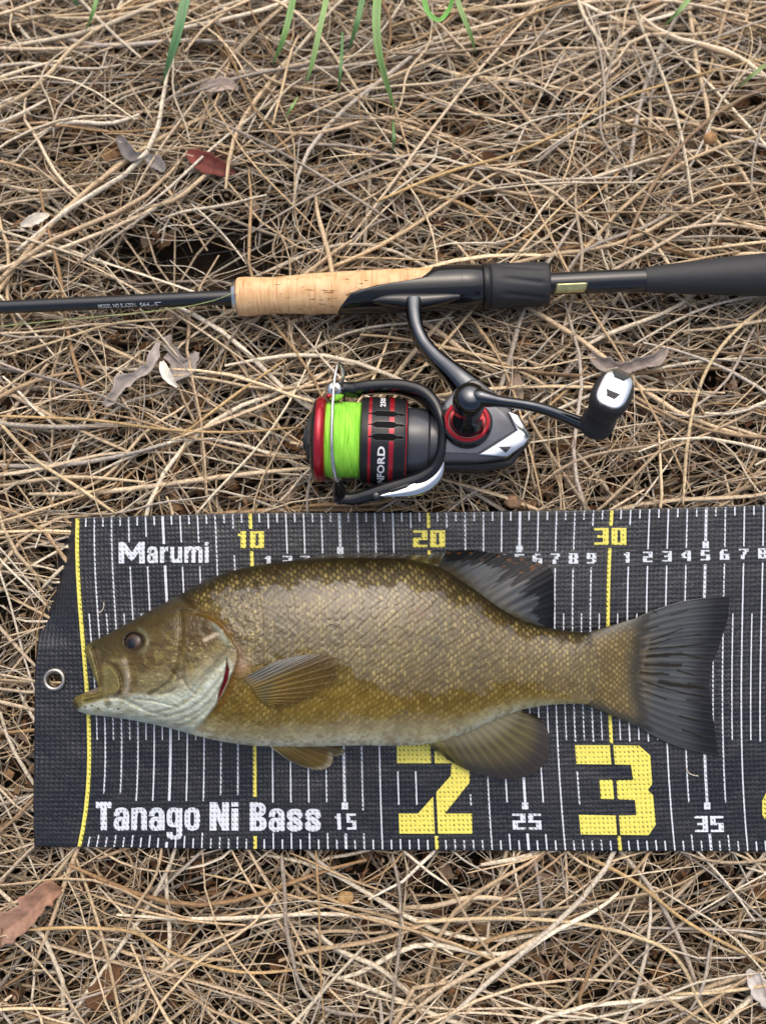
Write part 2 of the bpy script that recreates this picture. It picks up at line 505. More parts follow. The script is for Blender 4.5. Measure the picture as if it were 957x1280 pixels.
def flakes(n, box, size, depth, seed):
    rg = np.random.default_rng(seed)
    x = rg.uniform(box[0], box[1], n); y = rg.uniform(box[2], box[3], n)
    # litter gathers in patches
    keep = fbm(x * 22, y * 22, 31) > 0.40
    x, y = x[keep], y[keep]; n = len(x)
    z = S(x, y) - rg.uniform(*depth, n)
    sz = rg.uniform(*size, n); rot = rg.uniform(0, 6.28, n)
    K = 7
    a = np.linspace(0, 2*np.pi, K, endpoint=False)[None] + rg.normal(0, 0.25, (n, K))
    rr = sz[:, None] * rg.uniform(0.45, 1.0, (n, K)); asp = rg.uniform(0.35, 0.9, n)[:, None]
    lx, ly = np.cos(a) * rr, np.sin(a) * rr * asp
    lz = rg.normal(0, 0.22, (n, K)) * sz[:, None] + lx * rg.normal(0, 0.35, n)[:, None] + ly * rg.normal(0, 0.35, n)[:, None]
    X = x[:, None] + lx * np.cos(rot)[:, None] - ly * np.sin(rot)[:, None]
    Y = y[:, None] + lx * np.sin(rot)[:, None] + ly * np.cos(rot)[:, None]
    Z = np.minimum(z[:, None] + lz, S(X, Y) - 0.0005)
    Z = np.where(mat_cover(X, Y) > 0, np.minimum(Z, -0.004), Z)
    ctr = np.stack([x, y, np.minimum(z + sz * 0.12, -0.004 + 0*z)], -1)[:, None]
    V = np.concatenate([np.stack([X, Y, Z], -1), ctr], 1)
    f = np.array([(i, (i + 1) % K, K) for i in range(K)])
    F = f[None] + (np.arange(n) * (K + 1))[:, None, None]
    pal = np.array([srgb(120, 86, 56), srgb(98, 68, 44), srgb(142, 112, 82), srgb(78, 54, 38), srgb(150, 128, 108)])
    c = pal[rg.integers(0, 5, n)] * rg.uniform(0.45, 1.0, n)[:, None]
    C = np.repeat(c[:, None], K + 1, 1) * rg.uniform(0.8, 1.15, (n, K + 1, 1))
    return V.reshape(-1, 3), F.reshape(-1, 3), C.reshape(-1, 3)
heap('leaf_litter', [flakes(10000, IN, (0.0015, 0.005), (0.007, 0.025), 41), flakes(900, IN, (0.004, 0.009), (0.005, 0.016), 42), flakes(4000, IN, (0.001, 0.0032), (0.001, 0.012), 44),
                     flakes(5000, OUT, (0.004, 0.009), (0.004, 0.018), 43)],
     MATS['crumb'], 'crumbled brown leaf litter between the dry grass stems')

# ------------------------------------------------------------------ measuring mat
PYK = np.array([640., 760., 900., 1060.])
SK = np.array([0., 5., 10., 20., 30., 35., 40.])
XK = np.array([[97.5, 100.3, 110.9, 99.0], [203., 209., 213.2, 208.], [312.5, 316.5, 318.2, 319.],
               [535., 537.5, 539.8, 546.], [764., 759.5, 762., 774.5], [882., 879.5, 879., 888.], [1001., 999., 996., 1002.]])
def lag(py):
    py = np.asarray(py, float)
    Ls = []
    for i in range(4):
        l = np.ones_like(py)
        for j in range(4):
            if j != i: l = l * (py - PYK[j]) / (PYK[i] - PYK[j])
        Ls.append(l)
    return np.stack(Ls, -1)
def mat_x(s, py):
    """photo column of the ruler position s (cm) at photo row py"""
    s, py = np.broadcast_arrays(np.asarray(s, float), np.asarray(py, float))
    w_ = lag(py)
    kn = np.einsum('...k,sk->...s', w_, XK)
    i = np.clip(np.searchsorted(SK, s) - 1, 0, len(SK) - 2)
    f = (s - SK[i]) / (SK[i + 1] - SK[i])
    a = np.take_along_axis(kn, i[..., None], -1)[..., 0]; b_ = np.take_along_axis(kn, (i + 1)[..., None], -1)[..., 0]
    return a + (b_ - a) * f
TOPX, TOPY = [40, 97, 315, 535, 765, 900, 957, 1300], [648, 647, 641, 640, 637, 633, 631, 624]
BOTX, BOTY = [40, 100, 320, 545, 775, 890, 957, 1300], [1058, 1059, 1062, 1063, 1064, 1064, 1065, 1066]
LEFTY = [640, 647, 678, 700, 727, 750, 776, 800, 824, 850, 950, 1000, 1060]
LEFTX = [84.5, 83, 75.5, 70, 63, 58, 52.5, 48, 45, 44, 43, 42, 43]
def mat_z(x, y):
    return 0.0005 + 0.0008 * np.sin(x * 38 + 1.6 * np.sin(y * 17)) * np.cos(y * 23 + 0.5) + 0.0003 * np.sin(x * 95 + y * 40)
def on_mat(px, py, lift=0.0):
    q = P(px, py, 0.0005)
    z = mat_z(q[..., 0], q[..., 1]) + lift
    q = P(px, py, z)
    return q

NT, NS = 150, 360
tt = np.linspace(0, 1, NT)
svals = np.r_[np.linspace(-2.55, 0, 34)[:-1], np.linspace(0, 52, NS)]
SS, TT = np.meshgrid(svals, tt, indexing='ij')
pxc = 97 + np.maximum(SS, 0) * 22.6
pyy = np.interp(pxc, TOPX, TOPY) * (1 - TT) + np.interp(pxc, BOTX, BOTY) * TT
PX = mat_x(np.maximum(SS, 0), pyy)
lx = herm(LEFTY, LEFTX, pyy)
x0 = mat_x(0.0, pyy)
marg = np.clip(-SS / 2.55, 0, 1)
PX = np.where(SS < 0, x0 + (lx - x0) * marg, PX)
Vm = on_mat(PX, pyy)
# the free end sags into the grass where its margin looks foreshortened
wvis = (x0 - lx) * M_PX()
drop = np.sqrt(np.maximum(0.0255**2 - np.minimum(wvis, 0.0254)**2, 0)) * 0.55
Vm2 = P(PX, pyy, Vm[..., 2] - drop * marg**1.3)
Vm = np.where((SS < 0)[..., None], Vm2, Vm)
Vm = Vm + 0
# hole for the eyelet
GX, GY = 68.5, 849.5
gc = P(GX, GY, 0.0005)
Fm = grid_faces(*SS.shape)[:, ::-1]
cen = Vm.reshape(-1, 3)[Fm].mean(1)
Fm = Fm[np.hypot(cen[:, 0] - gc[0], cen[:, 1] - gc[1]) > 0.0052]
TCM = (pyy - np.interp(pxc, TOPX, TOPY)) / 22.5

PITCH = (0.241, 0.262)
def weave_material(name, ink=None):
    """coated mesh cloth: rows of slanted pores; ink sits on the threads and misses the pores"""
    m = bpy.data.materials.new(name); m.use_nodes = True
    t = m.node_tree; b = t.nodes['Principled BSDF']
    at = t.nodes.new('ShaderNodeAttribute'); at.attribute_name = 'cloth'
    sep = t.nodes.new('ShaderNodeSeparateXYZ'); t.links.new(at.outputs['Vector'], sep.inputs[0])
    def mth(op, a, b_=None, c=None):
        n = t.nodes.new('ShaderNodeMath'); n.operation = op
        for k, v in enumerate((a, b_, c)):
            if v is None: continue
            if isinstance(v, (int, float)): n.inputs[k].default_value = v
            else: t.links.new(v, n.inputs[k])
        return n.outputs[0]
    wob = t.nodes.new('ShaderNodeTexNoise'); wob.inputs['Scale'].default_value = 1.3; wob.inputs['Detail'].default_value = 3
    t.links.new(at.outputs['Vector'], wob.inputs['Vector'])
    u = mth('ADD', mth('DIVIDE', sep.outputs[0], PITCH[0]), mth('MULTIPLY', wob.outputs['Fac'], 0.5))
    v = mth('DIVIDE', sep.outputs[1], PITCH[1])
    fu = mth('SUBTRACT', mth('FRACT', u), 0.5); fv = mth('SUBTRACT', mth('FRACT', v), 0.5)
    sl = mth('SUBTRACT', fu, mth('MULTIPLY', fv, 0.55))
    d = mth('SQRT', mth('ADD', mth('POWER', mth('MULTIPLY', sl, 1.55), 2.0), mth('POWER', mth('MULTIPLY', fv, 0.95), 2.0)))
    # pores vary in size
    big = t.nodes.new('ShaderNodeTexNoise'); big.inputs['Scale'].default_value = 0.35; big.inputs['Detail'].default_value = 4
    t.links.new(at.outputs['Vector'], big.inputs['Vector'])
    wn = t.nodes.new('ShaderNodeTexWhiteNoise'); wn.noise_dimensions = '2D'
    cb = t.nodes.new('ShaderNodeCombineXYZ')
    t.links.new(mth('FLOOR', u), cb.inputs[0]); t.links.new(mth('FLOOR', v), cb.inputs[1]); t.links.new(cb.outputs[0], wn.inputs['Vector'])
    size = mth('ADD', mth('MULTIPLY', big.outputs['Fac'], 0.22 if ink is None else 0.12), mth('MULTIPLY', wn.outputs['Value'], 0.10))
    size = mth('ADD', size, 0.17 if ink is None else 0.13)
    pore = mth('SMOOTHSTEP' if False else 'SUBTRACT', size, d)
    pore = mth('MULTIPLY', pore, 9.0); pore = t.nodes.new('ShaderNodeClamp'); 
    src = mth('MULTIPLY', mth('SUBTRACT', size, d), 9.0); t.links.new(src, pore.inputs['Value'])
    mx = t.nodes.new('ShaderNodeMix'); mx.data_type = 'RGBA'
    t.links.new(pore.outputs[0], mx.inputs['Factor'])
    dust = t.nodes.new('ShaderNodeTexNoise'); dust.inputs['Scale'].default_value = 7; dust.inputs['Detail'].default_value = 6
    t.links.new(at.outputs['Vector'], dust.inputs['Vector'])
    if ink is None:
        cr = t.nodes.new('ShaderNodeValToRGB')
        cr.color_ramp.elements[0].position = 0.35; cr.color_ramp.elements[0].color = (0.007, 0.0075, 0.010, 1)
        cr.color_ramp.elements[1].position = 0.75; cr.color_ramp.elements[1].color = (0.022, 0.0235, 0.031, 1)
        t.links.new(dust.outputs['Fac'], cr.inputs[0]); t.links.new(cr.outputs[0], mx.inputs['A'])
        mx.inputs['B'].default_value = (0.004, 0.004, 0.005, 1)
        b.inputs['Roughness'].default_value = 0.33; b.inputs['Specular IOR Level'].default_value = 0.48
        rr = t.nodes.new('ShaderNodeMapRange'); rr.inputs['From Min'].default_value = 0.35; rr.inputs['From Max'].default_value = 0.65
        rr.inputs['To Min'].default_value = 0.20; rr.inputs['To Max'].default_value = 0.50
        t.links.new(big.outputs['Fac'], rr.inputs['Value']); t.links.new(rr.outputs[0], b.inputs['Roughness'])
        b.inputs['Coat Weight'].default_value = 0.15; b.inputs['Coat Roughness'].default_value = 0.2
    else:
        mr = t.nodes.new('ShaderNodeMapRange'); mr.inputs['To Min'].default_value = 0.80; mr.inputs['To Max'].default_value = 1.1
        t.links.new(dust.outputs['Fac'], mr.inputs['Value'])
        sc = t.nodes.new('ShaderNodeVectorMath'); sc.operation = 'SCALE'; sc.inputs[0].default_value = ink
        t.links.new(mr.outputs[0], sc.inputs['Scale']); t.links.new(sc.outputs[0], mx.inputs['A'])
        mx.inputs['B'].default_value = (ink[0]*0.10, ink[1]*0.10, ink[2]*0.10, 1)
        b.inputs['Roughness'].default_value = 0.5
    # specks of dried mud and grit
    gr = t.nodes.new('ShaderNodeTexNoise'); gr.inputs['Scale'].default_value = 11; gr.inputs['Detail'].default_value = 2
    t.links.new(at.outputs['Vector'], gr.inputs['Vector'])
    gm_ = t.nodes.new('ShaderNodeMapRange'); gm_.inputs['From Min'].default_value = 0.735; gm_.inputs['From Max'].default_value = 0.76; gm_.inputs['To Max'].default_value = 0.7
    t.links.new(gr.outputs['Fac'], gm_.inputs['Value'])
    m5 = t.nodes.new('ShaderNodeMix'); m5.data_type = 'RGBA'; m5.inputs['B'].default_value = (0.20, 0.185, 0.16, 1)
    t.links.new(gm_.outputs[0], m5.inputs['Factor']); t.links.new(mx.outputs['Result'], m5.inputs['A'])
    t.links.new(m5.outputs['Result'], b.inputs['Base Color'])
    # thread relief
    h = mth('MULTIPLY', mth('COSINE', mth('MULTIPLY', fu, 6.283)), 0.4)
    h = mth('ADD', h, mth('MULTIPLY', mth('COSINE', mth('MULTIPLY', fv, 6.283)), 0.4))
    h = mth('SUBTRACT', mth('MULTIPLY', h, -0.4), pore.outputs[0])
    h = mth('ADD', h, mth('MULTIPLY', dust.outputs['Fac'], 0.8))
    h = mth('ADD', h, mth('MULTIPLY', big.outputs['Fac'], 9.0))
    bp = t.nodes.new('ShaderNodeBump'); bp.inputs['Strength'].default_value = 0.8; bp.inputs['Distance'].default_value = 0.0004
    t.links.new(h, bp.inputs['Height']); t.links.new(bp.outputs[0], b.inputs['Normal'])
    return m
MATS['cloth'] = weave_material('cloth')
MATS['cloth_white'] = weave_material('cloth_white', (0.64, 0.68, 0.73))
MATS['cloth_yellow'] = weave_material('cloth_yellow', (0.74, 0.66, 0.11))

mat_root = empty('measuring_mat', P(500, 850, 0.0005), 'long black mesh measuring mat with white and yellow ruler print under the fish', 'measuring mat')
sheet = under(mk('sheet', Vm.reshape(-1, 3), Fm, MATS['cloth'], attrs={'cloth': np.stack([SS, TCM], -1).reshape(-1, 2)}), mat_root)
md = sheet.modifiers.new('thick', 'SOLIDIFY'); md.thickness = 0.0011; md.offset = -1 
ey_prof = [(-0.0022, 0.0041), (0.0004, 0.0039), (0.0012, 0.0043), (0.0016, 0.0051), (0.0012, 0.0060), (0.0003, 0.0064), (-0.0022, 0.0062)]
o = mk('eyelet', *lathe(ey_prof + [ey_prof[0]], (gc[0], gc[1], float(mat_z(gc[0], gc[1]))), (0, 0, 1), 48, up=(0, 1, 0), cap=False), MATS['brass'])
under(fix_normals(o), mat_root)

def s_of(px, py):
    """ruler position of a photo pixel (for the print's pore pattern)"""
    px = np.asarray(px, float); py = np.asarray(py, float)
    kn = np.einsum('...k,sk->...s', lag(py), XK)
    out = (px - kn[..., 0]) / 22.5
    for k in range(len(SK) - 1):
        f = (px - kn[..., k]) / (kn[..., k + 1] - kn[..., k])
        out = np.where(f >= 0, SK[k] + f * (SK[k + 1] - SK[k]), out)
    return out
def t_of(px, py):
    return (np.asarray(py, float) - np.interp(np.asarray(px, float), TOPX, TOPY)) / 22.5

def print_obj(name, V2, F, ink, lift=0.00035, parent=None, sub=0):
    """flat print: pixel polygons laid on the cloth"""
    bm = bmesh.new()
    vs = [bm.verts.new((p[0], p[1], 0)) for p in V2]
    for f in F:
        try: bm.faces.new([vs[i] for i in f])
        except ValueError: pass
    bm.normal_update()
    bmesh.ops.triangulate(bm, faces=bm.faces)
    for _ in range(sub):
        bmesh.ops.subdivide_edges(bm, edges=[e for e in bm.edges if e.calc_length() > 8], cuts=1, use_grid_fill=False)
        bmesh.ops.triangulate(bm, faces=[f for f in bm.faces if len(f.verts) > 3])
    bm.verts.index_update()
    A = np.array([v.co[:2] for v in bm.verts]); FF = [tuple(v.index for v in f.verts) for f in bm.faces]
    bm.free()
    W3 = on_mat(A[:, 0], A[:, 1], lift)
    # faces must look up
    F2 = []
    for f in FF:
        a, b_, c = W3[f[0]], W3[f[1]], W3[f[2]]
        nz = (b_[0]-a[0])*(c[1]-a[1]) - (b_[1]-a[1])*(c[0]-a[0])
        F2.append(f if nz > 0 else f[::-1])
    o = mk(name, W3, F2, MATS[ink], smooth=False, attrs={'cloth': np.stack([s_of(A[:, 0], A[:, 1]), t_of(A[:, 0], A[:, 1])], -1)})
    return under(o, parent or mat_root)

def rule_line(V2, F, s, y0, y1, wpx, edge=None):
    """a printed line along constant s from row y0 to y1"""
    n = max(2, int(abs(y1 - y0) / 22) + 1)
    ys = np.linspace(y0, y1, n); xs = mat_x(np.full(n, s), ys)
    b0 = len(V2)
    for x_, y_ in zip(xs, ys):
        V2.append((x_ - wpx/2, y_)); V2.append((x_ + wpx/2, y_))
    for k in range(n - 1):
        F.append((b0 + 2*k, b0 + 2*k + 1, b0 + 2*k + 3, b0 + 2*k + 2))

def top_y(s): return float(np.interp(mat_x(s, 640.0), TOPX, TOPY)) + 1.0
def bot_y(s): return float(np.interp(mat_x(s, 1060.0), BOTX, BOTY)) - 1.0

wl, wf = [], []
def yellow(s, y0, y1, wpx=4.2):
    V2, F = [], []
    rule_line(V2, F, s, y0, y1, wpx); print_obj('ten_line', V2, F, 'cloth_yellow')
for h in range(1, 90):
    s = h / 2.0
    ty, by = top_y(s), bot_y(s)
    sh = ty - 641
    if h % 2:                                            # half centimetres
        rule_line(wl, wf, s, ty, ty + 11, 1.8)
        rule_line(wl, wf, s, 767, 925, 1.5)
        rule_line(wl, wf, s, by - 12, by, 1.8)
        continue
    k = int(s); m10 = k % 10
    if m10 == 0:
        yellow(s, ty, ty + 19)
        yellow(s, 688 + sh, 996 if k == 10 else 929)
        yellow(s, 1045, by)
        continue
    wd = 3.2 if m10 == 5 else 1.75
    if k == 5:
        rule_line(wl, wf, s, ty, 680, wd); rule_line(wl, wf, s, 707, 1001, wd); rule_line(wl, wf, s, by - 7, by, wd)
    elif k < 10:
        if k in (1, 2, 8): rule_line(wl, wf, s, ty, 992 if k < 3 else 994, wd)
        elif k == 9:
            rule_line(wl, wf, s, ty, ty + 18, wd); rule_line(wl, wf, s, 694, 994, wd)
        else:
            rule_line(wl, wf, s, ty, 671 if k in (4,) else 678 , wd); rule_line(wl, wf, s, 708, 1001, wd)
        rule_line(wl, wf, s, by - 19 if k == 7 else by - 15, by, wd)
    else:
        if m10 in (1, 9): rule_line(wl, wf, s, ty, ty + 19, wd)
        elif m10 == 5: rule_line(wl, wf, s, ty, ty + 42, wd)
        else: rule_line(wl, wf, s, ty, ty + 50, wd)
        y0 = 712 + sh
        if m10 in (3, 7) and k != 13: rule_line(wl, wf, s, y0, by, wd)
        elif m10 == 5:
            rule_line(wl, wf, s, y0, 1003, wd); rule_line(wl, wf, s, 1042, by, wd)
        elif k in (18, 19, 28): 
            rule_line(wl, wf, s, y0, 927, wd); rule_line(wl, wf, s, 964, 1006, wd); rule_line(wl, wf, s, by - 13, by, wd)
        elif m10 in (8, 9, 1, 2) and k > 17:
            rule_line(wl, wf, s, y0, 927, wd); rule_line(wl, wf, s, by - 13, by, wd)
            if k == 22: rule_line(wl, wf, s, 993, 1007, wd)
        else:
            rule_line(wl, wf, s, y0, 1013 if k == 16 else 1003, wd); rule_line(wl, wf, s, by - 20, by, wd)
    if m10 == 5 and k > 10:                              # square at the foot of the five lines
        for yb in (ty + 42.2, 1003.2):
            xb = float(mat_x(s, yb)); b0 = len(wl)
            wl += [(xb - 4, yb), (xb + 4, yb), (xb + 4, yb + 8.5), (xb - 4, yb + 8.5)]; wf.append((b0, b0+1, b0+2, b0+3))
print_obj('scale_lines', wl, wf, 'cloth_white')
yellow(0.0, top_y(0), bot_y(0), 4.8)

BIT = {'0': ['#####', '##.##', '##.##', '##.##', '##.##', '##.##', '#####'],
       '1': ['.##..', '###..', '.##..', '.##..', '.##..', '.##..', '.##..'],
       '2': ['#####', '...##', '...##', '#####', '##...', '##...', '#####'],
       '3': ['#####', '...##', '...##', '.####', '...##', '...##', '#####'],
       '4': ['..###', '.####', '##.##', '##.##', '#####', '...##', '...##'],
       '5': ['#####', '##...', '##...', '#####', '...##', '...##', '#####'],
       '6': ['.###.', '##...', '##...', '#####', '##.##', '##.##', '#####'],
       '7': ['#####', '...##', '..##.', '..##.', '.##..', '.##..', '.##..'],
       '8': ['#####', '##.##', '##.##', '#####', '##.##', '##.##', '#####'],
       '9': ['#####', '##.##', '##.##', '#####', '...##', '...##', '####.']}
BIG2 = {'2': ['#####', '#####', '...##', '..###', '.###.', '#####', '#####']}
def numeral(txt, x0, y0, x1, y1, ink, shear=0.0):
    V2, F = [], []
    cols = len(txt) * 6 - 1
    cw, chh = (x1 - x0) / cols, (y1 - y0) / 7
    idx = {}
    def vert(c, r):
        if (c, r) not in idx:
            idx[(c, r)] = len(V2); V2.append((x0 + c*cw + shear*(y0 + r*chh - y0), y0 + r*chh))
        return idx[(c, r)]
    for q, ch in enumerate(txt):
        for r, row in enumerate(BIT[ch]):
            for c, v in enumerate(row):
                if v == '#':
                    cc = q*6 + c
                    F.append((vert(cc, r), vert(cc+1, r), vert(cc+1, r+1), vert(cc, r+1)))
    print_obj('numeral', V2, F, ink)

for k, txt in ((10, '10'), (20, '20'), (30, '30')):
    ty = top_y(k); xc = float(mat_x(k, ty + 33))
    numeral(txt[0], xc - (16.5 if k == 10 else 20), ty + 22, xc + (0.5 if k == 10 else -2), ty + 43, 'cloth_yellow')
    numeral(txt[1], xc + (-1.5 if k == 10 else 1.5), ty + 22, xc + (16 if k == 10 else 20), ty + 43, 'cloth_yellow')
for k in list(range(11, 20)) + list(range(21, 30)) + list(range(31, 39)):
    ty = top_y(k) + 53; xc = float(mat_x(k, ty + 6))
    numeral(str(k % 10), xc - 6, ty, xc + 6, ty + 13, 'cloth_white')
for k, y0 in ((15, 1017), (25, 1017), (35, 1020)):
    xc = float(mat_x(k, y0 + 10))
    numeral(str(k), xc - (13 if k == 15 else 18), y0, xc + (13 if k == 15 else 18), y0 + 20, 'cloth_white', 0.05)

def poly_print(name, polys, ink):
    V2, F = [], []
    for p in polys:
        F.append(tuple(range(len(V2), len(V2) + len(p)))); V2 += p
    print_obj(name, V2, F, ink, sub=3)
poly_print('numeral', [[(495.7, 930), (537.5, 930), (538.7, 954), (496, 954)],
    [(542.3, 930), (572, 930), (586.5, 957), (586.7, 978), (555.5, 1017), (589.5, 1017), (590, 1042), (547.3, 1042), (545, 990), (563, 970), (564, 954), (543, 954)],
    [(498, 1017), (522, 1017), (541, 996), (543.2, 1042), (499, 1042)]], 'cloth_yellow')
poly_print('numeral', [[(718, 931.5), (761.5, 931.5), (763.5, 955.5), (720, 955)],
    [(766, 931.5), (798, 932), (812, 944), (814.5, 980), (809, 987.5), (815.5, 994), (819, 1031), (810, 1044), (775, 1043.5), (773, 1019.5), (795, 1019), (793, 1000), (771.5, 999), (770, 975.5), (791, 975), (788, 956), (768, 955.5)],
    [(748.5, 975), (765, 975), (767, 999), (750.5, 998.5)],
    [(723, 1018.5), (769, 1019.5), (770.5, 1043.5), (725.5, 1043)]], 'cloth_yellow')
poly_print('numeral', [[(985, 932), (1012, 932), (1012, 995), (1026, 995), (1026, 1020), (1012, 1020), (1012, 1044), (985, 1044), (985, 1024), (955, 1024), (952, 1018), (952, 1001)]], 'cloth_yellow')

def text_flat(txt, bold=0.0, spacing=1.0):
    cu = bpy.data.curves.new('t', 'FONT'); cu.body = txt; cu.offset = bold; cu.resolution_u = 3; cu.space_character = spacing
    cu.fill_mode = 'FRONT'; cu.dimensions = '2D'
    o = bpy.data.objects.new('t', cu); COL.objects.link(o)
    bpy.context.view_layer.update()
    me = o.evaluated_get(bpy.context.evaluated_depsgraph_get()).to_mesh()
    V = np.array([v.co[:2] for v in me.vertices]); F = [tuple(p.vertices) for p in me.polygons]
    bpy.data.objects.remove(o)
    return V, F
def text_print(name, txt, x0, y0, x1, y1, ink, bold=0.03, spacing=1.0):
    V, F = text_flat(txt, bold, spacing)
    lo, hi = V.min(0), V.max(0)
    A = (V - lo) / (hi - lo)
    V2 = [(x0 + a * (x1 - x0), y1 + b_ * (y0 - y1)) for a, b_ in A]
    print_obj(name, V2, F, ink)
# heavy condensed lettering: each glyph is a union of bars, wedges and rings, cut into thin rows
def ring_(cx, cy, rx, ry, ix, iy, p=3.0, side=None):
    def f(x, y):
        m = (np.abs((x-cx)/rx)**p + np.abs((y-cy)/ry)**p <= 1) & (np.abs((x-cx)/ix)**p + np.abs((y-cy)/iy)**p > 1)
        return m & side(x, y) if side else m
    return f
def bar(x0, x1, y0, y1): return lambda x, y: (x >= x0) & (x <= x1) & (y >= y0) & (y <= y1)
def wedge(*pts): return lambda x, y: sdpoly(x, y, list(pts)) > 0
def pen(r, *pts): return lambda x, y: dline(x, y, list(pts)) <= r
GL = {
 'T': (20, [bar(0, 20, 27, 35), bar(6, 14, 0, 28)]),
 'o': (20, [ring_(10, 13.5, 10, 14, 2.6, 8.4)]),
 'a': (20, [ring_(10, 13.5, 10, 14, 2.6, 8.4, side=lambda x, y: (y > 17)), bar(12.6, 20, 0, 18), ring_(8.6, 7.8, 8.6, 8.6, 2.0, 3.6, 2.4, side=lambda x, y: x < 15)]),
 'n': (20, [bar(0, 7.4, 0, 27), bar(12.6, 20, 0, 19), ring_(10.5, 17, 9.5, 10.6, 2.4, 4.5, side=lambda x, y: y > 17)]),
 'g': (20, [ring_(9, 15.5, 9, 12, 2.2, 6.6, side=lambda x, y: x < 14), bar(12.6, 20, -5, 27), ring_(10, -4, 10, 7.5, 2.6, 3.0, side=lambda x, y: y < -2.5)]),
 'N': (21, [bar(0, 7.4, 0, 35), bar(13.6, 21, 0, 35), wedge((0, 35), (7.6, 35), (21, 0), (13.4, 0))]),
 'i': (7.6, [bar(0, 7.6, 0, 27), bar(0, 7.6, 29.4, 35)]),
 'B': (21, [bar(0, 8, 0, 35), ring_(8, 26.3, 12, 8.7, 4, 3.2, 2.6, side=lambda x, y: x > 7), ring_(8, 9.2, 13, 9.2, 4.6, 3.8, 2.6, side=lambda x, y: x > 7)]),
 's': (20, [pen(3.7, (16.2, 19.2), (15.4, 22.4), (12.6, 23.6), (7.4, 23.6), (4.2, 22), (3.8, 18.4), (6, 15.6), (14, 11.4), (16.2, 8.4), (15.8, 5), (12.8, 3.4), (7.2, 3.4), (4.2, 5), (3.8, 8.2))]),
 'M': (42, [bar(0, 9, 0, 33), bar(33, 42, 0, 35), wedge((0, 35), (9, 35), (25, 12), (21, 4), (17, 7), (0, 30)), wedge((42, 35), (33, 35), (17, 12), (21, 4), (25, 7), (42, 30))]),
 'r': (15, [bar(0, 7.4, 0, 27), wedge((6, 22), (7, 17), (11, 19.5), (15, 20), (15, 27), (11, 26.5))]),
 'u': (22, [bar(0, 7.4, 8, 27), bar(14.6, 22, 0, 27), ring_(10.5, 9.6, 10.5, 9.6, 3.2, 3.4, side=lambda x, y: y < 10)]),
 'm': (34, [bar(0, 7.4, 0, 27), bar(13.3, 20.7, 0, 19), bar(26.6, 34, 0, 19), ring_(11.2, 17, 9.5, 10.4, 2.4, 4.5, side=lambda x, y: y > 17), ring_(24.5, 17, 9.5, 10.4, 2.4, 4.5, side=lambda x, y: y > 17)]),
}
def glyph_word(word, x0, x1, ybase, cap, gap=2.6, step=0.6):
    """letters between photo columns x0 and x1, standing on row ybase"""
    total = sum(GL[c][0] for c in word) + gap * (len(word) - 1)
    kx, ky = (x1 - x0) / total, cap / 35.0
    cur = 0.0
    for ch in word:
        gw, parts = GL[ch]
        gx_ = np.arange(-0.6, gw + 0.6, 0.25); gy_ = np.arange(-12, 36, step / ky)
        X, Y = np.meshgrid(gx_, gy_ + step / ky / 2)
        m = np.zeros(X.shape, bool)
        for f in parts: m |= f(X, Y)
        V2, F = [], []
        for r_ in range(len(gy_)):
            d_ = np.diff(np.r_[0, m[r_].astype(int), 0])
            for c0, c1 in zip(np.where(d_ == 1)[0], np.where(d_ == -1)[0]):
                xa = x0 + (cur + gx_[c0]) * kx; xb_ = x0 + (cur + gx_[min(c1, len(gx_) - 1)]) * kx
                ya = ybase - gy_[r_] * ky; yb = ya - step
                b0 = len(V2); V2 += [(xa, ya), (xb_, ya), (xb_, yb), (xa, yb)]; F.append((b0, b0+1, b0+2, b0+3))
        print_obj('letter', V2, F, 'cloth_white')
        cur += gw + gap
glyph_word('Tanago', 120, 250, 1037.5, 35.5)
glyph_word('Ni', 262, 298, 1038, 35.5)
glyph_word('Bass', 312, 401, 1039, 36)
glyph_word('M', 148.5, 181, 704, 27)
glyph_word('arumi', 184, 261, 703.5, 26, gap=4)

# ------------------------------------------------------------------ fishing rod
ZR0, ZR1 = -0.004, 0.001
RA, RB = P(0, 384, ZR0), P(957, 343.2, ZR1)
rdir = (RB - RA) / np.linalg.norm(RB - RA)
RLEN = np.linalg.norm(RB - RA)
def along(px): return px / 957.0 * RLEN
rk = M_PX(-0.001)
rod = empty('fishing_rod', RA + rdir * along(420) - np.array([0, 0, 0.0105]),
            'black fishing rod with cork fore grip lying across the straw', 'fishing rod')
def rodpart(name, prof, mat, sides=48, rfun=None, parent=None, sh=35):
    V, F = lathe([(along(a), r * rk) for a, r in prof], RA, rdir, sides, rfun)
    return under(sharp(mk(name, V, F, mat), sh), parent or rod)
MATS['blank'] = material('blank', (0.010, 0.011, 0.014), 0.24, coat=0.2, coat_rough=0.06, bump=(600, 0.04, 0.0003))
rodpart('blank', [(-1500, 3.5), (-700, 6), (0, 8.2), (150, 8.8), (297, 9.6), (300, 9.6)], MATS['blank'], 28)
rodpart('winding_check', [(291, 9.9), (292, 15), (294, 19.5), (298.5, 21.5), (298.8, 9)], MATS['steel'])

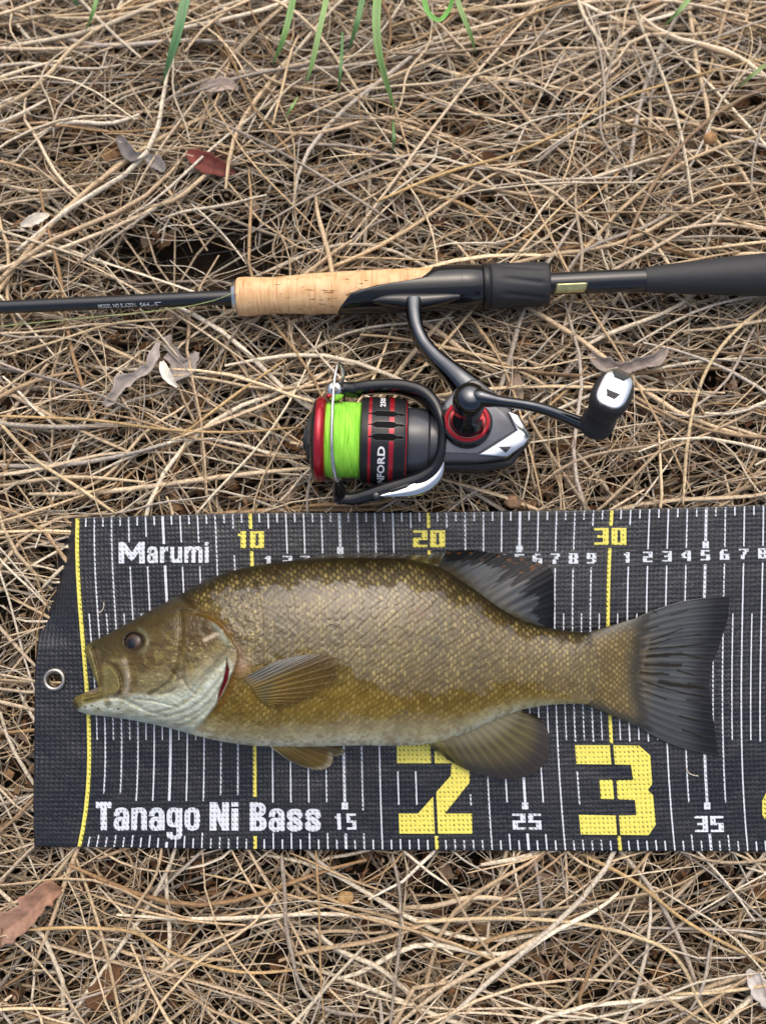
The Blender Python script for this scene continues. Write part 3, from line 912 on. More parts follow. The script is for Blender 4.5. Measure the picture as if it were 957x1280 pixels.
ck = bpy.data.materials.new('cork'); ck.use_nodes = True
t = ck.node_tree; b = t.nodes['Principled BSDF']; b.inputs['Roughness'].default_value = 0.7; b.inputs['Specular IOR Level'].default_value = 0.3
tc = t.nodes.new('ShaderNodeTexCoord')
n1 = t.nodes.new('ShaderNodeTexNoise'); n1.inputs['Scale'].default_value = 130; n1.inputs['Detail'].default_value = 8
mp = t.nodes.new('ShaderNodeMapping'); mp.inputs['Scale'].default_value = (130, 800, 800)
n2 = t.nodes.new('ShaderNodeTexNoise'); n2.inputs['Scale'].default_value = 1; n2.inputs['Detail'].default_value = 3
mp2 = t.nodes.new('ShaderNodeMapping'); mp2.inputs['Scale'].default_value = (1500, 60, 60)
n3 = t.nodes.new('ShaderNodeTexNoise'); n3.inputs['Scale'].default_value = 1
msk = t.nodes.new('ShaderNodeTexNoise'); msk.inputs['Scale'].default_value = 55
for a_, b_ in ((n1, None), (n2, mp), (n3, mp2), (msk, None)):
    if b_: t.links.new(tc.outputs['Object'], b_.inputs[0]); t.links.new(b_.outputs[0], a_.inputs['Vector'])
    else: t.links.new(tc.outputs['Object'], a_.inputs['Vector'])
cr = t.nodes.new('ShaderNodeValToRGB')
cr.color_ramp.elements[0].position = 0.3; cr.color_ramp.elements[0].color = (*srgb(206, 162, 114), 1)
cr.color_ramp.elements[1].position = 0.68; cr.color_ramp.elements[1].color = (*srgb(230, 194, 148), 1)
t.links.new(n1.outputs['Fac'], cr.inputs[0])
# pits: short dark lenticels running lengthwise
pr = t.nodes.new('ShaderNodeMapRange'); pr.inputs['From Min'].default_value = 0.63; pr.inputs['From Max'].default_value = 0.68
t.links.new(n2.outputs['Fac'], pr.inputs['Value'])
mr = t.nodes.new('ShaderNodeMapRange'); mr.inputs['From Min'].default_value = 0.47; mr.inputs['From Max'].default_value = 0.56
t.links.new(msk.outputs['Fac'], mr.inputs['Value'])
mm = t.nodes.new('ShaderNodeMath'); mm.operation = 'MULTIPLY'
t.links.new(pr.outputs[0], mm.inputs[0]); t.links.new(mr.outputs[0], mm.inputs[1])
mx = t.nodes.new('ShaderNodeMix'); mx.data_type = 'RGBA'; mx.inputs['B'].default_value = (*srgb(118, 74, 46), 1)
t.links.new(mm.outputs[0], mx.inputs['Factor']); t.links.new(cr.outputs[0], mx.inputs['A'])
m3 = t.nodes.new('ShaderNodeMix'); m3.data_type = 'RGBA'; m3.inputs['B'].default_value = (*srgb(186, 128, 76), 1)
g3 = t.nodes.new('ShaderNodeMapRange'); g3.inputs['From Min'].default_value = 0.52; g3.inputs['From Max'].default_value = 0.72; g3.inputs['To Max'].default_value = 0.85
t.links.new(n3.outputs['Fac'], g3.inputs['Value']); t.links.new(g3.outputs[0], m3.inputs['Factor']); t.links.new(mx.outputs['Result'], m3.inputs['A'])
t.links.new(m3.outputs['Result'], b.inputs['Base Color'])
bp = t.nodes.new('ShaderNodeBump'); bp.inputs['Distance'].default_value = 0.0005; bp.inputs['Strength'].default_value = 0.8; bp.invert = True
t.links.new(mm.outputs[0], bp.inputs['Height']); t.links.new(bp.outputs[0], b.inputs['Normal'])
rodpart('cork_grip', [(298.6, 8), (298.8, 21), (300.5, 23.4), (304, 24.2), (312, 24.3), (325, 23.2), (344, 22.3), (365, 23.4), (390, 25.0),
                      (430, 26.0), (480, 26.2), (548, 26.4), (549, 10)], ck, 64)

# reel seat: its hood laps over the cork further on the reel's side
nA, nX = 64, 44
ang = np.linspace(0, 2*np.pi, nA, endpoint=False)
# lathe angle 90deg points to s = up x axis; up=+z, axis=+x -> s=+y (far side), so flip the sign for the near side
start = np.interp(-np.sin(ang), [-1, -.6, -.25, -.03, .26, .92, 1], [545, 538, 526, 474, 441, 423, 421])
fr = np.linspace(0, 1, nX)
Xs = start[None, :] + (576 - start[None, :]) * fr[:, None]
Rs = 26.6 + 1.4 * ss(0, 12, Xs - start[None, :]) + 0.6 * ss(520, 570, Xs)
Rs[0] = 24.0
u_ = np.array([0, 0, 1.0]); u_ -= rdir * u_.dot(rdir); u_ /= np.linalg.norm(u_); sdv = np.cross(u_, rdir)
V = RA + (along(Xs))[..., None]*rdir + (Rs*rk)[..., None]*(np.cos(ang)[None, :, None]*u_ + np.sin(ang)[None, :, None]*sdv)
seat = under(sharp(mk('reel_seat', V.reshape(-1, 3), grid_faces(nX, nA, True), MATS['gloss_black']), 50), rod)
rodpart('seat_barrel', [(575.5, 20), (576, 28.4), (578, 28.6), (602, 27.6), (604, 26.5), (605, 25)], MATS['gloss_black'], 64)
rodpart('seat_ring', [(604, 24), (604.4, 27.8), (607, 28.6), (610, 28.4), (612.5, 27.2), (613, 24)], MATS['satin_black'], 64)
def flutes(X, A, Rr):
    px_ = X / RLEN * 957.0
    k = ss(622, 634, px_) * ss(682, 672, px_)
    return Rr * (1 - 0.055 * k * np.clip(np.cos(9 * (A + (px_ - 640) * 0.006)), 0, 1)**2)
rodpart('lock_nut', [(612.6, 22), (613, 27), (615, 28), (622, 28.2)] + [(x_, 27.9 - 0.6*(x_ - 622)/58) for x_ in range(626, 682, 4)] + [(683, 27), (685.5, 25.6), (686, 14)], MATS['matte_black'], 108, flutes, sh=60)
rodpart('butt_blank', [(684, 13.5), (745, 14.2), (808, 14.5)], MATS['blank'], 36)
rodpart('rear_grip', [(804.5, 13), (805, 15.2), (812, 16.2), (850, 19.2), (900, 23.2), (957, 26.6), (1010, 28.5), (1080, 29), (1140, 27), (1150, 22), (1151, 5)], MATS['matte_black'], 48)

def on_rod(px, off_deg, lift_px, rad):
    """point on the rod's skin: photo column px, angle from the top towards the near side"""
    px = np.asarray(px, float); a = np.radians(np.asarray(off_deg, float))
    return RA + along(px)[..., None] * rdir + (rad + lift_px) * rk * (np.cos(a)[..., None] * u_ - np.sin(a)[..., None] * sdv)
# foil plate on the butt blank
xx, aa = np.meshgrid(np.linspace(693, 731, 12), np.linspace(18, 72, 10), indexing='ij')
V = on_rod(xx + (aa - 45) * -0.05, aa, 0.5, 14.2)
o = under(mk('foil_plate', V.reshape(-1, 3), grid_faces(12, 10), MATS['gold_foil']), rod)
md = o.modifiers.new('thick', 'SOLIDIFY'); md.thickness = 0.0003; md.offset = 0

def rod_text(txt, x0, x1, a0, a1, rad, mat, bold=0.0, name='lettering', spacing=1.0):
    V2, F = text_flat(txt, bold, spacing)
    lo, hi = V2.min(0), V2.max(0); A = (V2 - lo) / (hi - lo)
    V = on_rod(x0 + A[:, 0]*(x1 - x0), a1 + A[:, 1]*(a0 - a1), 0.25, rad)
    under(mk(name, V, F, mat, smooth=False), rod)
rod_text('MODEL NO BLAZON', 126, 173, 28, 62, 8.8, MATS['white_ink'], 0.0)
rod_text('S64L-ST', 178, 205, 28, 62, 8.8, MATS['white_ink'], 0.0)

# ------------------------------------------------------------------ spinning reel
reel = empty('spinning_reel', P(560, 548, -0.006), 'black and red spinning reel with lime green line, clamped under the rod', 'fishing reel')
def rp(name, V, F, mat, parent=None, bevel=0, sh=40, segs=2):
    o = mk(name, V, F, mat)
    (fix_normals(o, bevel, segs) if bevel else sharp(o, sh))
    return under(o, parent or reel)
ZS = 0.019
SA, SB = P(385, 548.5, ZS), P(545, 553.5, ZS)
sdir = (SB - SA) / np.linalg.norm(SB - SA); SL = np.linalg.norm(SB - SA) / 160.0
kz = M_PX(ZS)
def spin(name, prof, mat, sides=72, parent=None, rfun=None):
    return rp(name, *lathe([((a - 385) * SL, r * kz) for a, r in prof], SA, sdir, sides, rfun), mat, parent)
spin('drag_knob', [(379, 3), (379.5, 12), (381, 15), (384, 16), (384.5, 26), (386, 30), (392, 31), (392.5, 20)], MATS['matte_black'], 48,
     rfun=lambda X, A, r: r * (1 - 0.05 * (np.cos(10*A) > 0.2) * (r > 0.010)))
spool = spin('spool', [(390, 20), (390.3, 42), (391.5, 47), (394, 50.5), (396, 51.5), (396.5, 44)], MATS['gloss_black'])
spin('spool_lip', [(395.6, 40), (396, 51.8), (398, 53.6), (402, 54), (405.5, 52.5), (408.3, 49), (409, 38)], MATS['red_metal'], parent=spool)
# braided line: a cylinder of fine turns
rg = np.random.default_rng(5)
lp = []
for k in range(45):
    a0 = 407.8 + k * 1.0
    base = 46.6 + 1.0 * math.sin(min(1, k / 6) * 1.57) - 0.7 * max(0, (k - 38) / 7) + rg.uniform(-0.25, 0.25)
    lp += [(a0, base - 0.55), (a0 + 0.5, base + 0.25)]
lm = bpy.data.materials.new('braid'); lm.use_nodes = True
t = lm.node_tree; b = t.nodes['Principled BSDF']; b.inputs['Roughness'].default_value = 0.55
tc = t.nodes.new('ShaderNodeTexCoord'); mp = t.nodes.new('ShaderNodeMapping'); mp.inputs['Scale'].default_value = (2600, 90, 90); mp.inputs['Rotation'].default_value = (0, 0, 0.03)
n1 = t.nodes.new('ShaderNodeTexNoise'); n1.inputs['Scale'].default_value = 1; n1.inputs['Detail'].default_value = 2
cr = t.nodes.new('ShaderNodeValToRGB')
cr.color_ramp.elements[0].position = 0.32; cr.color_ramp.elements[0].color = (*srgb(132, 204, 62), 1)
cr.color_ramp.elements[1].position = 0.62; cr.color_ramp.elements[1].color = (*srgb(190, 244, 104), 1)
t.links.new(tc.outputs['Object'], mp.inputs[0]); t.links.new(mp.outputs[0], n1.inputs['Vector']); t.links.new(n1.outputs['Fac'], cr.inputs[0]); t.links.new(cr.outputs[0], b.inputs['Base Color'])
spin('wound_line', lp, lm, 96, parent=spool)
spin('spool_skirt', [(450.5, 40), (451, 51), (452.5, 53.2), (458, 54.2), (475, 54.8), (492, 54.4), (503, 53.2), (507, 52), (508.5, 50.5), (509, 42)], MATS['satin_black'], 96, parent=spool)
def band(a0, a1, r0, r1, mat, name):
    spin(name, [(a0, r0 - 3), (a0 + .2, r0 + .25), (a1 - .2, r1 + .25), (a1, r1 - 3)], mat, 96, parent=spool)
band(460.5, 464.5, 54.4, 54.6, MATS['red_metal'], 'stripe')
band(485.5, 491.5, 54.6, 54.4, MATS['red_metal'], 'stripe')
band(505.6, 507.2, 52.3, 51.8, MATS['red_metal'], 'stripe')
su = np.array([0, 0, 1.0]); su -= sdir * su.dot(sdir); su /= np.linalg.norm(su); sv = np.cross(su, sdir)
def on_spool(apx, deg, rpx):
    """deg from the top towards the near side"""
    apx = np.asarray(apx, float); a = np.radians(np.asarray(deg, float))
    return SA + ((apx - 385) * SL)[..., None] * sdir + (np.asarray(rpx) * kz * np.ones_like(apx))[..., None] * (np.cos(a)[..., None] * su - np.sin(a)[..., None] * sv)
MATS['slot_black'] = material('slot_black', (0.002, 0.002, 0.0025), 0.6, spec=0.1, noise=(300, 0.2))
# three slots cut in the skirt, seen as dark spindles with a bright rim
for ypx in (524, 538, 553):
    dg = math.degrees(math.asin(max(-1, min(1, (ypx - 551.8) / 55.0))))
    a0, a1 = 459.0, 505.0
    us = np.linspace(0, 1, 17)
    hw = np.interp(us, [0, 0.13, 0.22, 0.68, 0.80, 0.9, 1.0], [0.2, 0.9, 3.4, 3.4, 1.1, 1.9, 0.2]) * 1.2
    for nm, gr, lift, mt in (('slot_rim', 1.1, 0.35, MATS['graphite']), ('slot', 0.1, 0.60, MATS['slot_black'])):
        w2 = np.maximum(hw + gr * 0.8, 0.1)
        A2 = np.stack([a0 + us * (a1 - a0)] * 3, -1)
        D2 = np.stack([dg - w2, dg + 0 * w2, dg + w2], -1)
        V = on_spool(A2, D2, np.interp(A2, [458, 475, 492, 503, 507], [54.2, 54.8, 54.4, 53.2, 52]) + lift)
        o = under(mk(nm, V.reshape(-1, 3), grid_faces(17, 3)[:, ::-1], mt), spool)
def spool_text(txt, a0, a1, d0, d1, bold):
    V2, F = text_flat(txt, bold, 1.05)
    lo, hi = V2.min(0), V2.max(0); A = (V2 - lo) / (hi - lo)
    V = on_spool(a1 + A[:, 1]*(a0 - a1), d0 + A[:, 0]*(d1 - d0), 55.3)
    under(mk('lettering', V, F, MATS['white_ink'], smooth=False), spool)
spool_text('2500', 474, 480.5, -42, -68, 0.03)
spool_text('VANFORD', 472.5, 481.5, 98, 13, 0.03)

# rotor: cup and the two arms in one C-shaped sweep
rotor = rp('rotor', *lathe([((a - 385) * SL, r * kz) for a, r in [(505, 36), (506, 42.5), (512, 43), (524, 42.5), (533, 41), (536, 36), (548, 36), (553, 34), (555, 30)]], SA, sdir, 64), MATS['graphite'])
arm = [(430, 489.5, 5.5), (450, 485.5, 8), (480, 483.5, 8.5), (508, 486, 9), (528, 494, 9.5), (541, 508, 9), (548.5, 528, 7.5), (550.5, 550, 7),
       (548, 572, 7.5), (540, 588, 9), (525, 599, 11), (505, 606, 11.5), (480, 613, 10.5), (458, 620, 9), (440, 624, 8), (426, 622, 7), (421, 615, 5)]
pts = np.concatenate([P(a, b_, ZS + 0.003) for a, b_, c in arm]).reshape(-1, 3)
wd = np.array([c for a, b_, c in arm]) * kz
V, F = sweep(pts, wd, np.interp(np.arange(len(arm)), [0, 2, 6, 10, 14, 16], [0.0035, 0.008, 0.0175, 0.012, 0.0055, 0.004]), sides=24, power=3.2, n=90)
rp('rotor_arm', V, F, MATS['gloss_black'], rotor, sh=60)
# bright guard on the outside of the near arm
gd = [(555, 566, 2.2), (553, 580, 5.5), (547, 596, 9), (535, 607, 10.5), (520, 614, 9.5), (504, 618, 7), (488, 621, 3.5), (478, 622.5, 1.2)]
pts = np.concatenate([P(a - 3, b_ - 2, ZS + 0.0075) for a, b_, c in gd]).reshape(-1, 3)
V, F = sweep(pts, np.array([c for *_, c in gd]) * kz, 0.0068, sides=16, power=4, n=40)
rp('arm_guard', V, F, MATS['chrome'], rotor, sh=60)
for dx, dy in ((0, 0),):
    V, F = prism([(486, 612), (500, 607.5), (512, 604), (508, 609), (497, 613), (488, 615.5)], ZS + 0.0122, ZS + 0.0148)
    rp('arm_inlay', V, F, MATS['gloss_black'], rotor, bevel=0.0003)
V, F = lathe([(-0.002, 0.0022), (0.0125, 0.0022), (0.0135, 0.0018), (0.0138, 0.001)], P(470, 622, ZS), (0, 0, 1), 20, up=(0, 1, 0))
rp('arm_screw', V, F, MATS['gloss_black'], rotor)
# line roller and bail wire
V, F = lathe([(-0.0062, 0.0012), (-0.006, 0.0026), (-0.004, 0.0048), (0, 0.0056), (0.003, 0.0050), (0.0048, 0.0036), (0.0054, 0.0030), (0.0058, 0.0018), (0.006, 0.0006)], P(418.5, 488.5, ZS + 0.010), (0, 0.12, 1), 32, up=(0, 1, 0))
rp('line_roller', V, F, MATS['chrome'], rotor)
V, F = lathe([(0, 0.0019), (0.0009, 0.0019), (0.0011, 0.0014)], P(418.5, 488.0, ZS + 0.0157), (0, 0.12, 1), 20, up=(0, 1, 0))
rp('roller_screw', V, F, MATS['graphite'], rotor)
bw = [(427, 478, .026), (429, 468, .030), (427, 458, .0335), (423.5, 454, .036), (420, 463, .040), (417.5, 480, .043), (415.8, 505, .0455), (414.6, 535, .0465), (414.6, 560, .0455),
      (416.5, 582, .042), (420, 600, .036), (424.5, 613, .029)]
pts = np.concatenate([P(a, b_, z) for a, b_, z in bw]).reshape(-1, 3)
V, F = sweep(pts, np.interp(np.arange(12), [0, 3, 8, 11], [0.0010, 0.0008, 0.0009, 0.0014]), sides=14, n=80)
rp('bail_wire', V, F, MATS['steel'], rotor, sh=70)
V, F = sweep(np.concatenate([P(a, b_, z) for a, b_, z in [(426, 622, .020), (424, 615, .027), (422.5, 606, .033), (421.5, 600, .0365)]]).reshape(-1, 3), [0.0042, 0.0036, 0.0024, 0.0014], sides=16, n=16)
rp('bail_arm', V, F, MATS['gloss_black'], rotor, sh=70)
V, F = sweep(np.concatenate([P(a, b_, z) for a, b_, z in [(448, 487, .021), (436, 487, .024), (427, 486, .026), (421, 488, .027)]]).reshape(-1, 3), [0.0045, 0.0042, 0.0036, 0.003], sides=16, n=16)
rp('bail_arm', V, F, MATS['gloss_black'], rotor, sh=70)

# gear housing
body_poly = [(551, 512), (556, 500), (569, 486), (588, 474), (597, 474), (620, 491), (640, 514), (650, 520), (664, 546), (656, 557), (634, 572), (600, 577), (570, 577), (551, 577)]
V, F = prism(body_poly, 0.002, 0.0345)
housing = rp('housing', V, F, MATS['graphite'], bevel=0.0013, segs=2)
V, F = prism([(552, 578), (600, 579), (634, 574), (664, 549), (662, 553), (640, 581), (604, 588), (552, 586)], 0.003, 0.0235)
rp('lower_flange', V, F, MATS['satin_black'], housing, bevel=0.0008)
V, F = prism([(634, 514), (647, 518.5), (662.5, 546), (655, 556), (633.5, 571), (597, 568.5), (646, 538)], 0.020, 0.0362)
rp('rear_guard', V, F, MATS['chrome'], housing, bevel=0.0007)
V, F = prism([(623, 558.5), (639, 558), (632, 566)], 0.034, 0.0368)
rp('guard_slot', V, F, MATS['gloss_black'], housing, bevel=0.0002)
V, F = prism([(592, 480), (600, 481), (621, 495), (624, 500), (612, 499), (590, 486)], 0.030, 0.0356)
rp('vent_recess', V, F, MATS['gloss_black'], housing, bevel=0.0003)
V, F = prism([(591, 484.5), (594, 483), (614, 495), (616, 498), (612, 498)], 0.034, 0.0364)
rp('vent_strip', V, F, MATS['steel'], housing, bevel=0.0003)
V, F = prism([(556, 505), (570, 490), (586, 480), (630, 516), (644, 537), (596, 567), (556, 566)], 0.030, 0.0352)
rp('side_plate', V, F, MATS['plate'], housing, bevel=0.0006)
# drive boss with its red ring, leaning with the reel
hx = np.array([0.0, 0.26, 0.966]); hx /= np.linalg.norm(hx)
HB = P(583, 529, 0.0340)
for nm, pr_, mt in (('boss', [(-0.003, 0.0134), (0.0022, 0.0132), (0.0030, 0.0127), (0.0034, 0.0115)], MATS['gloss_black']),
                    ('ring', [(0.0028, 0.0120), (0.0040, 0.0117), (0.0044, 0.0110), (0.0041, 0.0098), (0.003, 0.0094)], MATS['red_metal']),
                    ('hub', [(0.002, 0.0096), (0.0055, 0.0090), (0.009, 0.0074), (0.014, 0.0064), (0.024, 0.0066)], MATS['gloss_black'])):
    V, F = lathe(pr_, HB, hx, 56, up=(0, 1, 0)); rp(nm, V, F, mt, housing)
# handle
ha = [(590, 497, .0590, 10.5), (597, 497, .0600, 12.5), (608, 499, .0608, 11), (622, 501.5, .0615, 8.2), (645, 504.5, .0618, 7.4), (670, 509, .0618, 7.4), (695, 517, .0612, 7.8), (715, 525, .0605, 8.5), (732, 532, .060, 9.0), (742, 536, .060, 8.2)]
pts = np.concatenate([P(a, b_, z) for a, b_, z, c in ha]).reshape(-1, 3)
V, F = sweep(pts, np.array([c for *_, c in ha]) * M_PX(.06) * 0.9, [0.0052, 0.0062, 0.0058, 0.0048, 0.0040, 0.0038, 0.0038, 0.0040, 0.0042, 0.0040], sides=24, power=2.3, n=60)
handle = rp('handle_arm', V, F, MATS['gunmetal'], sh=70)
V, F = lathe([(-0.012, 0.006), (-0.010, 0.0078), (-0.003, 0.0084), (0.002, 0.0078), (0.0046, 0.006), (0.0058, 0.003), (0.006, 0.0006)], P(587, 498, .0595), hx, 40, up=(0, 1, 0))
rp('arm_root', V, F, MATS['gunmetal'], handle)
K0, K1 = P(742.5, 536, 0.0570), P(767.5, 486, 0.0915)
kd = K1 - K0; kl = np.linalg.norm(kd); kd /= kl
prf = np.array([(0, .0045, .0045), (.03, .0066, .0066), (.10, .0080, .0080), (.22, .0082, .0082), (.34, .0074, .0074), (.48, .0076, .0074), (.64, .0096, .0082),
                (.80, .0112, .0092), (.91, .0116, .0092), (.97, .0112, .0082), (1.0, .0100, .0068), (1.005, .004, .003)])
pts = K0 + prf[:, :1] * kl * kd
kq = resample(np.c_[pts, prf[:, 1:]], 40)
kup = np.array([0.42, 0.90, 0.0])                         # wide way of the paddle in plan
V, F = sweep(kq[:, :3], kq[:, 4], kq[:, 3], sides=32, power=2.4, up=kup)
knob = rp('handle_knob', V, F, MATS['rubber'], handle, sh=70)
# bright cap set in the knob's end
_, ksd, kuv = frames(kq[:, :3], kup); ksd, kuv = ksd[-1], kuv[-1]
def cap_ring(a, b_, off, n=28, pw=3.0):
    th = np.linspace(0, 2*np.pi, n, endpoint=False); c, s_ = np.cos(th), np.sin(th)
    c = np.sign(c)*np.abs(c)**(2/pw); s_ = np.sign(s_)*np.abs(s_)**(2/pw)
    return K1 + kd * off + np.outer(c * b_, ksd) + np.outer(s_ * a, kuv)
V = np.concatenate([cap_ring(.0106, .0070, -0.004), cap_ring(.0106, .0070, 0.0006), cap_ring(.0099, .0063, 0.0012), cap_ring(.003, .002, 0.0016)])
F = [tuple(f) for f in grid_faces(4, 28, True)] + [tuple(range(84, 112))]
rp('knob_cap', V, F, MATS['chrome'], knob)
for o_, w_, h_ in ((0.0066, .0040, .0014), (-0.0046, .0034, .0018)):
    q = K1 + kd * 0.0014 + kuv * o_
    V = np.array([q + ksd*a*w_ + kuv*b_*h_ + kd*c*0.0006 for c in (-1, 1) for a, b_ in ((-1, 1), (1, 1), (.6, -1), (-.6, -1))])
    rp('cap_slot', V, [(3, 2, 1, 0), (4, 5, 6, 7), (0, 1, 5, 4), (1, 2, 6, 5), (2, 3, 7, 6), (3, 0, 4, 7)], MATS['matte_black'], knob)

# foot and stem
ft = [(466, 377, 2), (476, 376, 5.5), (495, 376, 8.5), (517, 377.5, 10.5), (540, 375.5, 8.5), (560, 373, 6), (574, 371, 3)]
pts = np.concatenate([P(a, b_, 0.0085) for a, b_, c in ft]).reshape(-1, 3)
V, F = sweep(pts, np.array([c for *_, c in ft]) * kz, [0.002, 0.0032, 0.004, 0.0045, 0.004, 0.0032, 0.002], sides=20, power=2.6, n=50)
foot = rp('foot', V, F, MATS['gloss_black'], sh=70)
stm = [(516.5, 376, .009, 9.5), (517, 392, .011, 8.6), (520, 410, .013, 8.2), (529, 430, .015, 8.4), (544, 448, .017, 9.4), (560, 463, .019, 11), (575, 477, .021, 13.5), (588, 490, .022, 17)]
pts = np.concatenate([P(a, b_, z) for a, b_, z, c in stm]).reshape(-1, 3)
V, F = sweep(pts, np.array([c for *_, c in stm]) * kz * 1.15, [0.0050, 0.0055, 0.006, 0.0065, 0.0075, 0.0085, 0.0095, 0.0105], sides=28, power=2.8, n=70)
rp('stem', V, F, MATS['gunmetal'], sh=70)

# loose line running off along the rod
def thread(name, pp, rad, mat, label):
    pts = np.concatenate([P(a, b_, z) for a, b_, z in pp]).reshape(-1, 3)
    V, F = sweep(pts, rad, sides=6, n=60)
    return tag(mk(name, V, F, mat), label, 'fishing line')
thread('fishing_line', [(-260, 440, -.010), (-60, 415, -.005), (0, 408, -.003), (90, 399, -.002), (180, 390, -.001), (240, 382, 0.0), (275, 373, .004), (292, 366, .007)], 0.00022, MATS['nylon'],
       'thin yellow green line running beside the rod blank')
thread('fishing_line', [(150, 337, -.008), (185, 331, -.006), (230, 322, -.005), (290, 313, -.006), (330, 306, -.010)], 0.00018, MATS['satin_black'],
       'thin dark line crossing the hollow above the cork grip')

# ------------------------------------------------------------------ fish
fish = empty('bass_fish', P(430, 820, 0.001), 'olive brown bass lying on its side across the ruler mat', 'fish')
TX = [170, 190, 215, 240, 270, 300, 330, 370, 420, 470, 520, 545, 590, 630, 660, 700, 740, 770, 800]
TY = [773, 762, 749, 735, 720, 711, 705, 700, 697, 697, 700, 707, 735, 763, 778, 787, 790.5, 788, 782]
BX = [170, 215, 250, 300, 350, 400, 450, 500, 540, 580, 620, 650, 690, 730, 760, 800]
BY = [901, 911, 921, 930.5, 933.5, 933, 932, 932, 929, 917, 899, 888, 881, 880.5, 886, 900]
def top_(x): return herm(TX, TY, x)
def bot_(x): return herm(BX, BY, x)
HT = resample([(107, 808), (113, 803.5), (130, 795), (150, 784), (170, 773)], 60)      # forehead
HB_ = resample([(91.5, 879), (95, 887), (105, 891.5), (123, 894.5), (145, 897), (170, 901)], 60)  # chin
FR = resample([(107, 808), (106, 813), (111, 826), (117, 845), (123, 862), (121, 865.5), (112, 867), (100, 868.5), (93.5, 872.5), (91.5, 879)], 80)  # gape
WX = [92, 110, 140, 170, 210, 260, 320, 400, 480, 560, 630, 690, 735, 755, 776, 800]
WY = [.0065, .0085, .0125, .0158, .0195, .0222, .0238, .0243, .0232, .0200, .0155, .0112, .0080, .0054, .0026, .0008]
def W_(x): return herm(WX, WY, x)
def zc_(x): return 0.0012 + 0.86 * W_(x)

NH, NB, NV, NL = 90, 760, 300, 50
vv = 0.5 - 0.5 * np.cos(np.linspace(0, np.pi, NV))
vv = 0.45 * vv + 0.55 * np.linspace(0, 1, NV)
def prof(v):
    return np.maximum(1 - np.abs(2*v - 1)**2.35, 0)**0.56
# head patch
a = np.linspace(0, 1, NH, endpoint=False)
T_ = np.stack([np.interp(a, np.linspace(0, 1, 60), HT[:, k]) for k in (0, 1)], -1)
B_ = np.stack([np.interp(a, np.linspace(0, 1, 60), HB_[:, k]) for k in (0, 1)], -1)
F_ = np.stack([np.interp(vv, np.linspace(0, 1, 80), FR[:, k]) for k in (0, 1)], -1)
Rr = np.stack([np.full(NV, 170.0), 773 + (901 - 773) * vv], -1)
A_, V_ = a[:, None, None], vv[None, :, None]
C00, C01, C10, C11 = FR[0], FR[-1], np.array([170., 773.]), np.array([170., 901.])
head = ((1-A_)*F_[None] + A_*Rr[None] + (1-V_)*T_[:, None] + V_*B_[:, None]
        - ((1-A_)*(1-V_)*C00 + (1-A_)*V_*C01 + A_*(1-V_)*C10 + A_*V_*C11))
xb = np.linspace(170, 800, NB)
bodyp = np.stack([np.repeat(xb[:, None], NV, 1), top_(xb)[:, None] + (bot_(xb) - top_(xb))[:, None] * vv[None]], -1)
grid = np.concatenate([head, bodyp], 0)
NU = NH + NB
px, py = grid[..., 0], grid[..., 1]
VV = np.repeat(vv[None], NU, 0)
st = np.r_[92 + (170 - 92) * a, xb]                       # station along the fish
Wst = W_(st)[:, None]; zst = zc_(st)[:, None]

# ---- scales: staggered lattice over the flank
mid = 0.5 * (top_(np.clip(px, 170, 800)) + bot_(np.clip(px, 170, 800)))
yy = (py - mid)
pit_x = np.interp(px, [200, 300, 500, 800], [8.0, 9.4, 9.6, 8.4])
cu = np.cumsum(1 / np.interp(np.arange(0, 900), [200, 300, 500, 800], [8.0, 9.4, 9.6, 8.4]))
U = np.interp(px + 0.0009 * yy**2, np.arange(900), cu) + 0.75 * (fbm(px / 15, py / 15, 301) - 0.5)
Vq = yy / np.interp(px, [200, 300, 600, 800], [6.2, 7.9, 8.2, 7.2]) + 0.75 * (fbm(px / 15, py / 15, 302) - 0.5)
def lattice(U, Vq):
    best = np.full(U.shape, 9.0); bi = np.zeros(U.shape, np.int64); bj = np.zeros(U.shape, np.int64); dx_ = np.zeros(U.shape); dy_ = np.zeros(U.shape)
    for par in (0, 1):
        ii = np.round(U - 0.5 * par); jj = np.round((Vq - 0.5 * par))
        dx = U - 0.5*par - ii; dy = Vq - 0.5*par - jj
        d = dx*dx*1.0 + dy*dy*1.0
        m = d < best
        best = np.where(m, d, best); bi = np.where(m, ii*2 + par, bi).astype(np.int64); bj = np.where(m, jj*2 + par, bj).astype(np.int64)
        dx_ = np.where(m, dx, dx_); dy_ = np.where(m, dy, dy_)
    return best, bi, bj, dx_, dy_
dd, bi, bj, ldx, ldy = lattice(U / 1.0, Vq / 1.0)
rnd = _h(bi, bj, 77); rnd2 = _h(bi, bj, 99)
op_edge = [(250, 768), (263, 773), (277, 784), (289, 799), (297, 813), (297, 826), (290, 842), (281, 862), (268, 884), (254, 902), (238, 916)]
head_reg = sdpoly(px, py, [(60, 600)] + [(215, 740), (240, 760)] + op_edge + [(235, 950), (60, 950)])
scaly = ss(2, 14, -head_reg) * ss(800, 775, px)
fine_cheek = ss(0, 8, sdpoly(px, py, [(172, 822), (200, 800), (222, 800), (222, 840), (200, 858), (178, 862)])) * 0.0 + 0.0
bellyf = ss(0.86, 0.97, VV)
sc_h = np.sqrt(np.maximum(0, 0.36 - dd)) * 0.00050 * (0.5 + 0.9 * rnd2) + ldx * 0.00016
zoff = scaly * (1 - 0.6 * bellyf) * sc_h

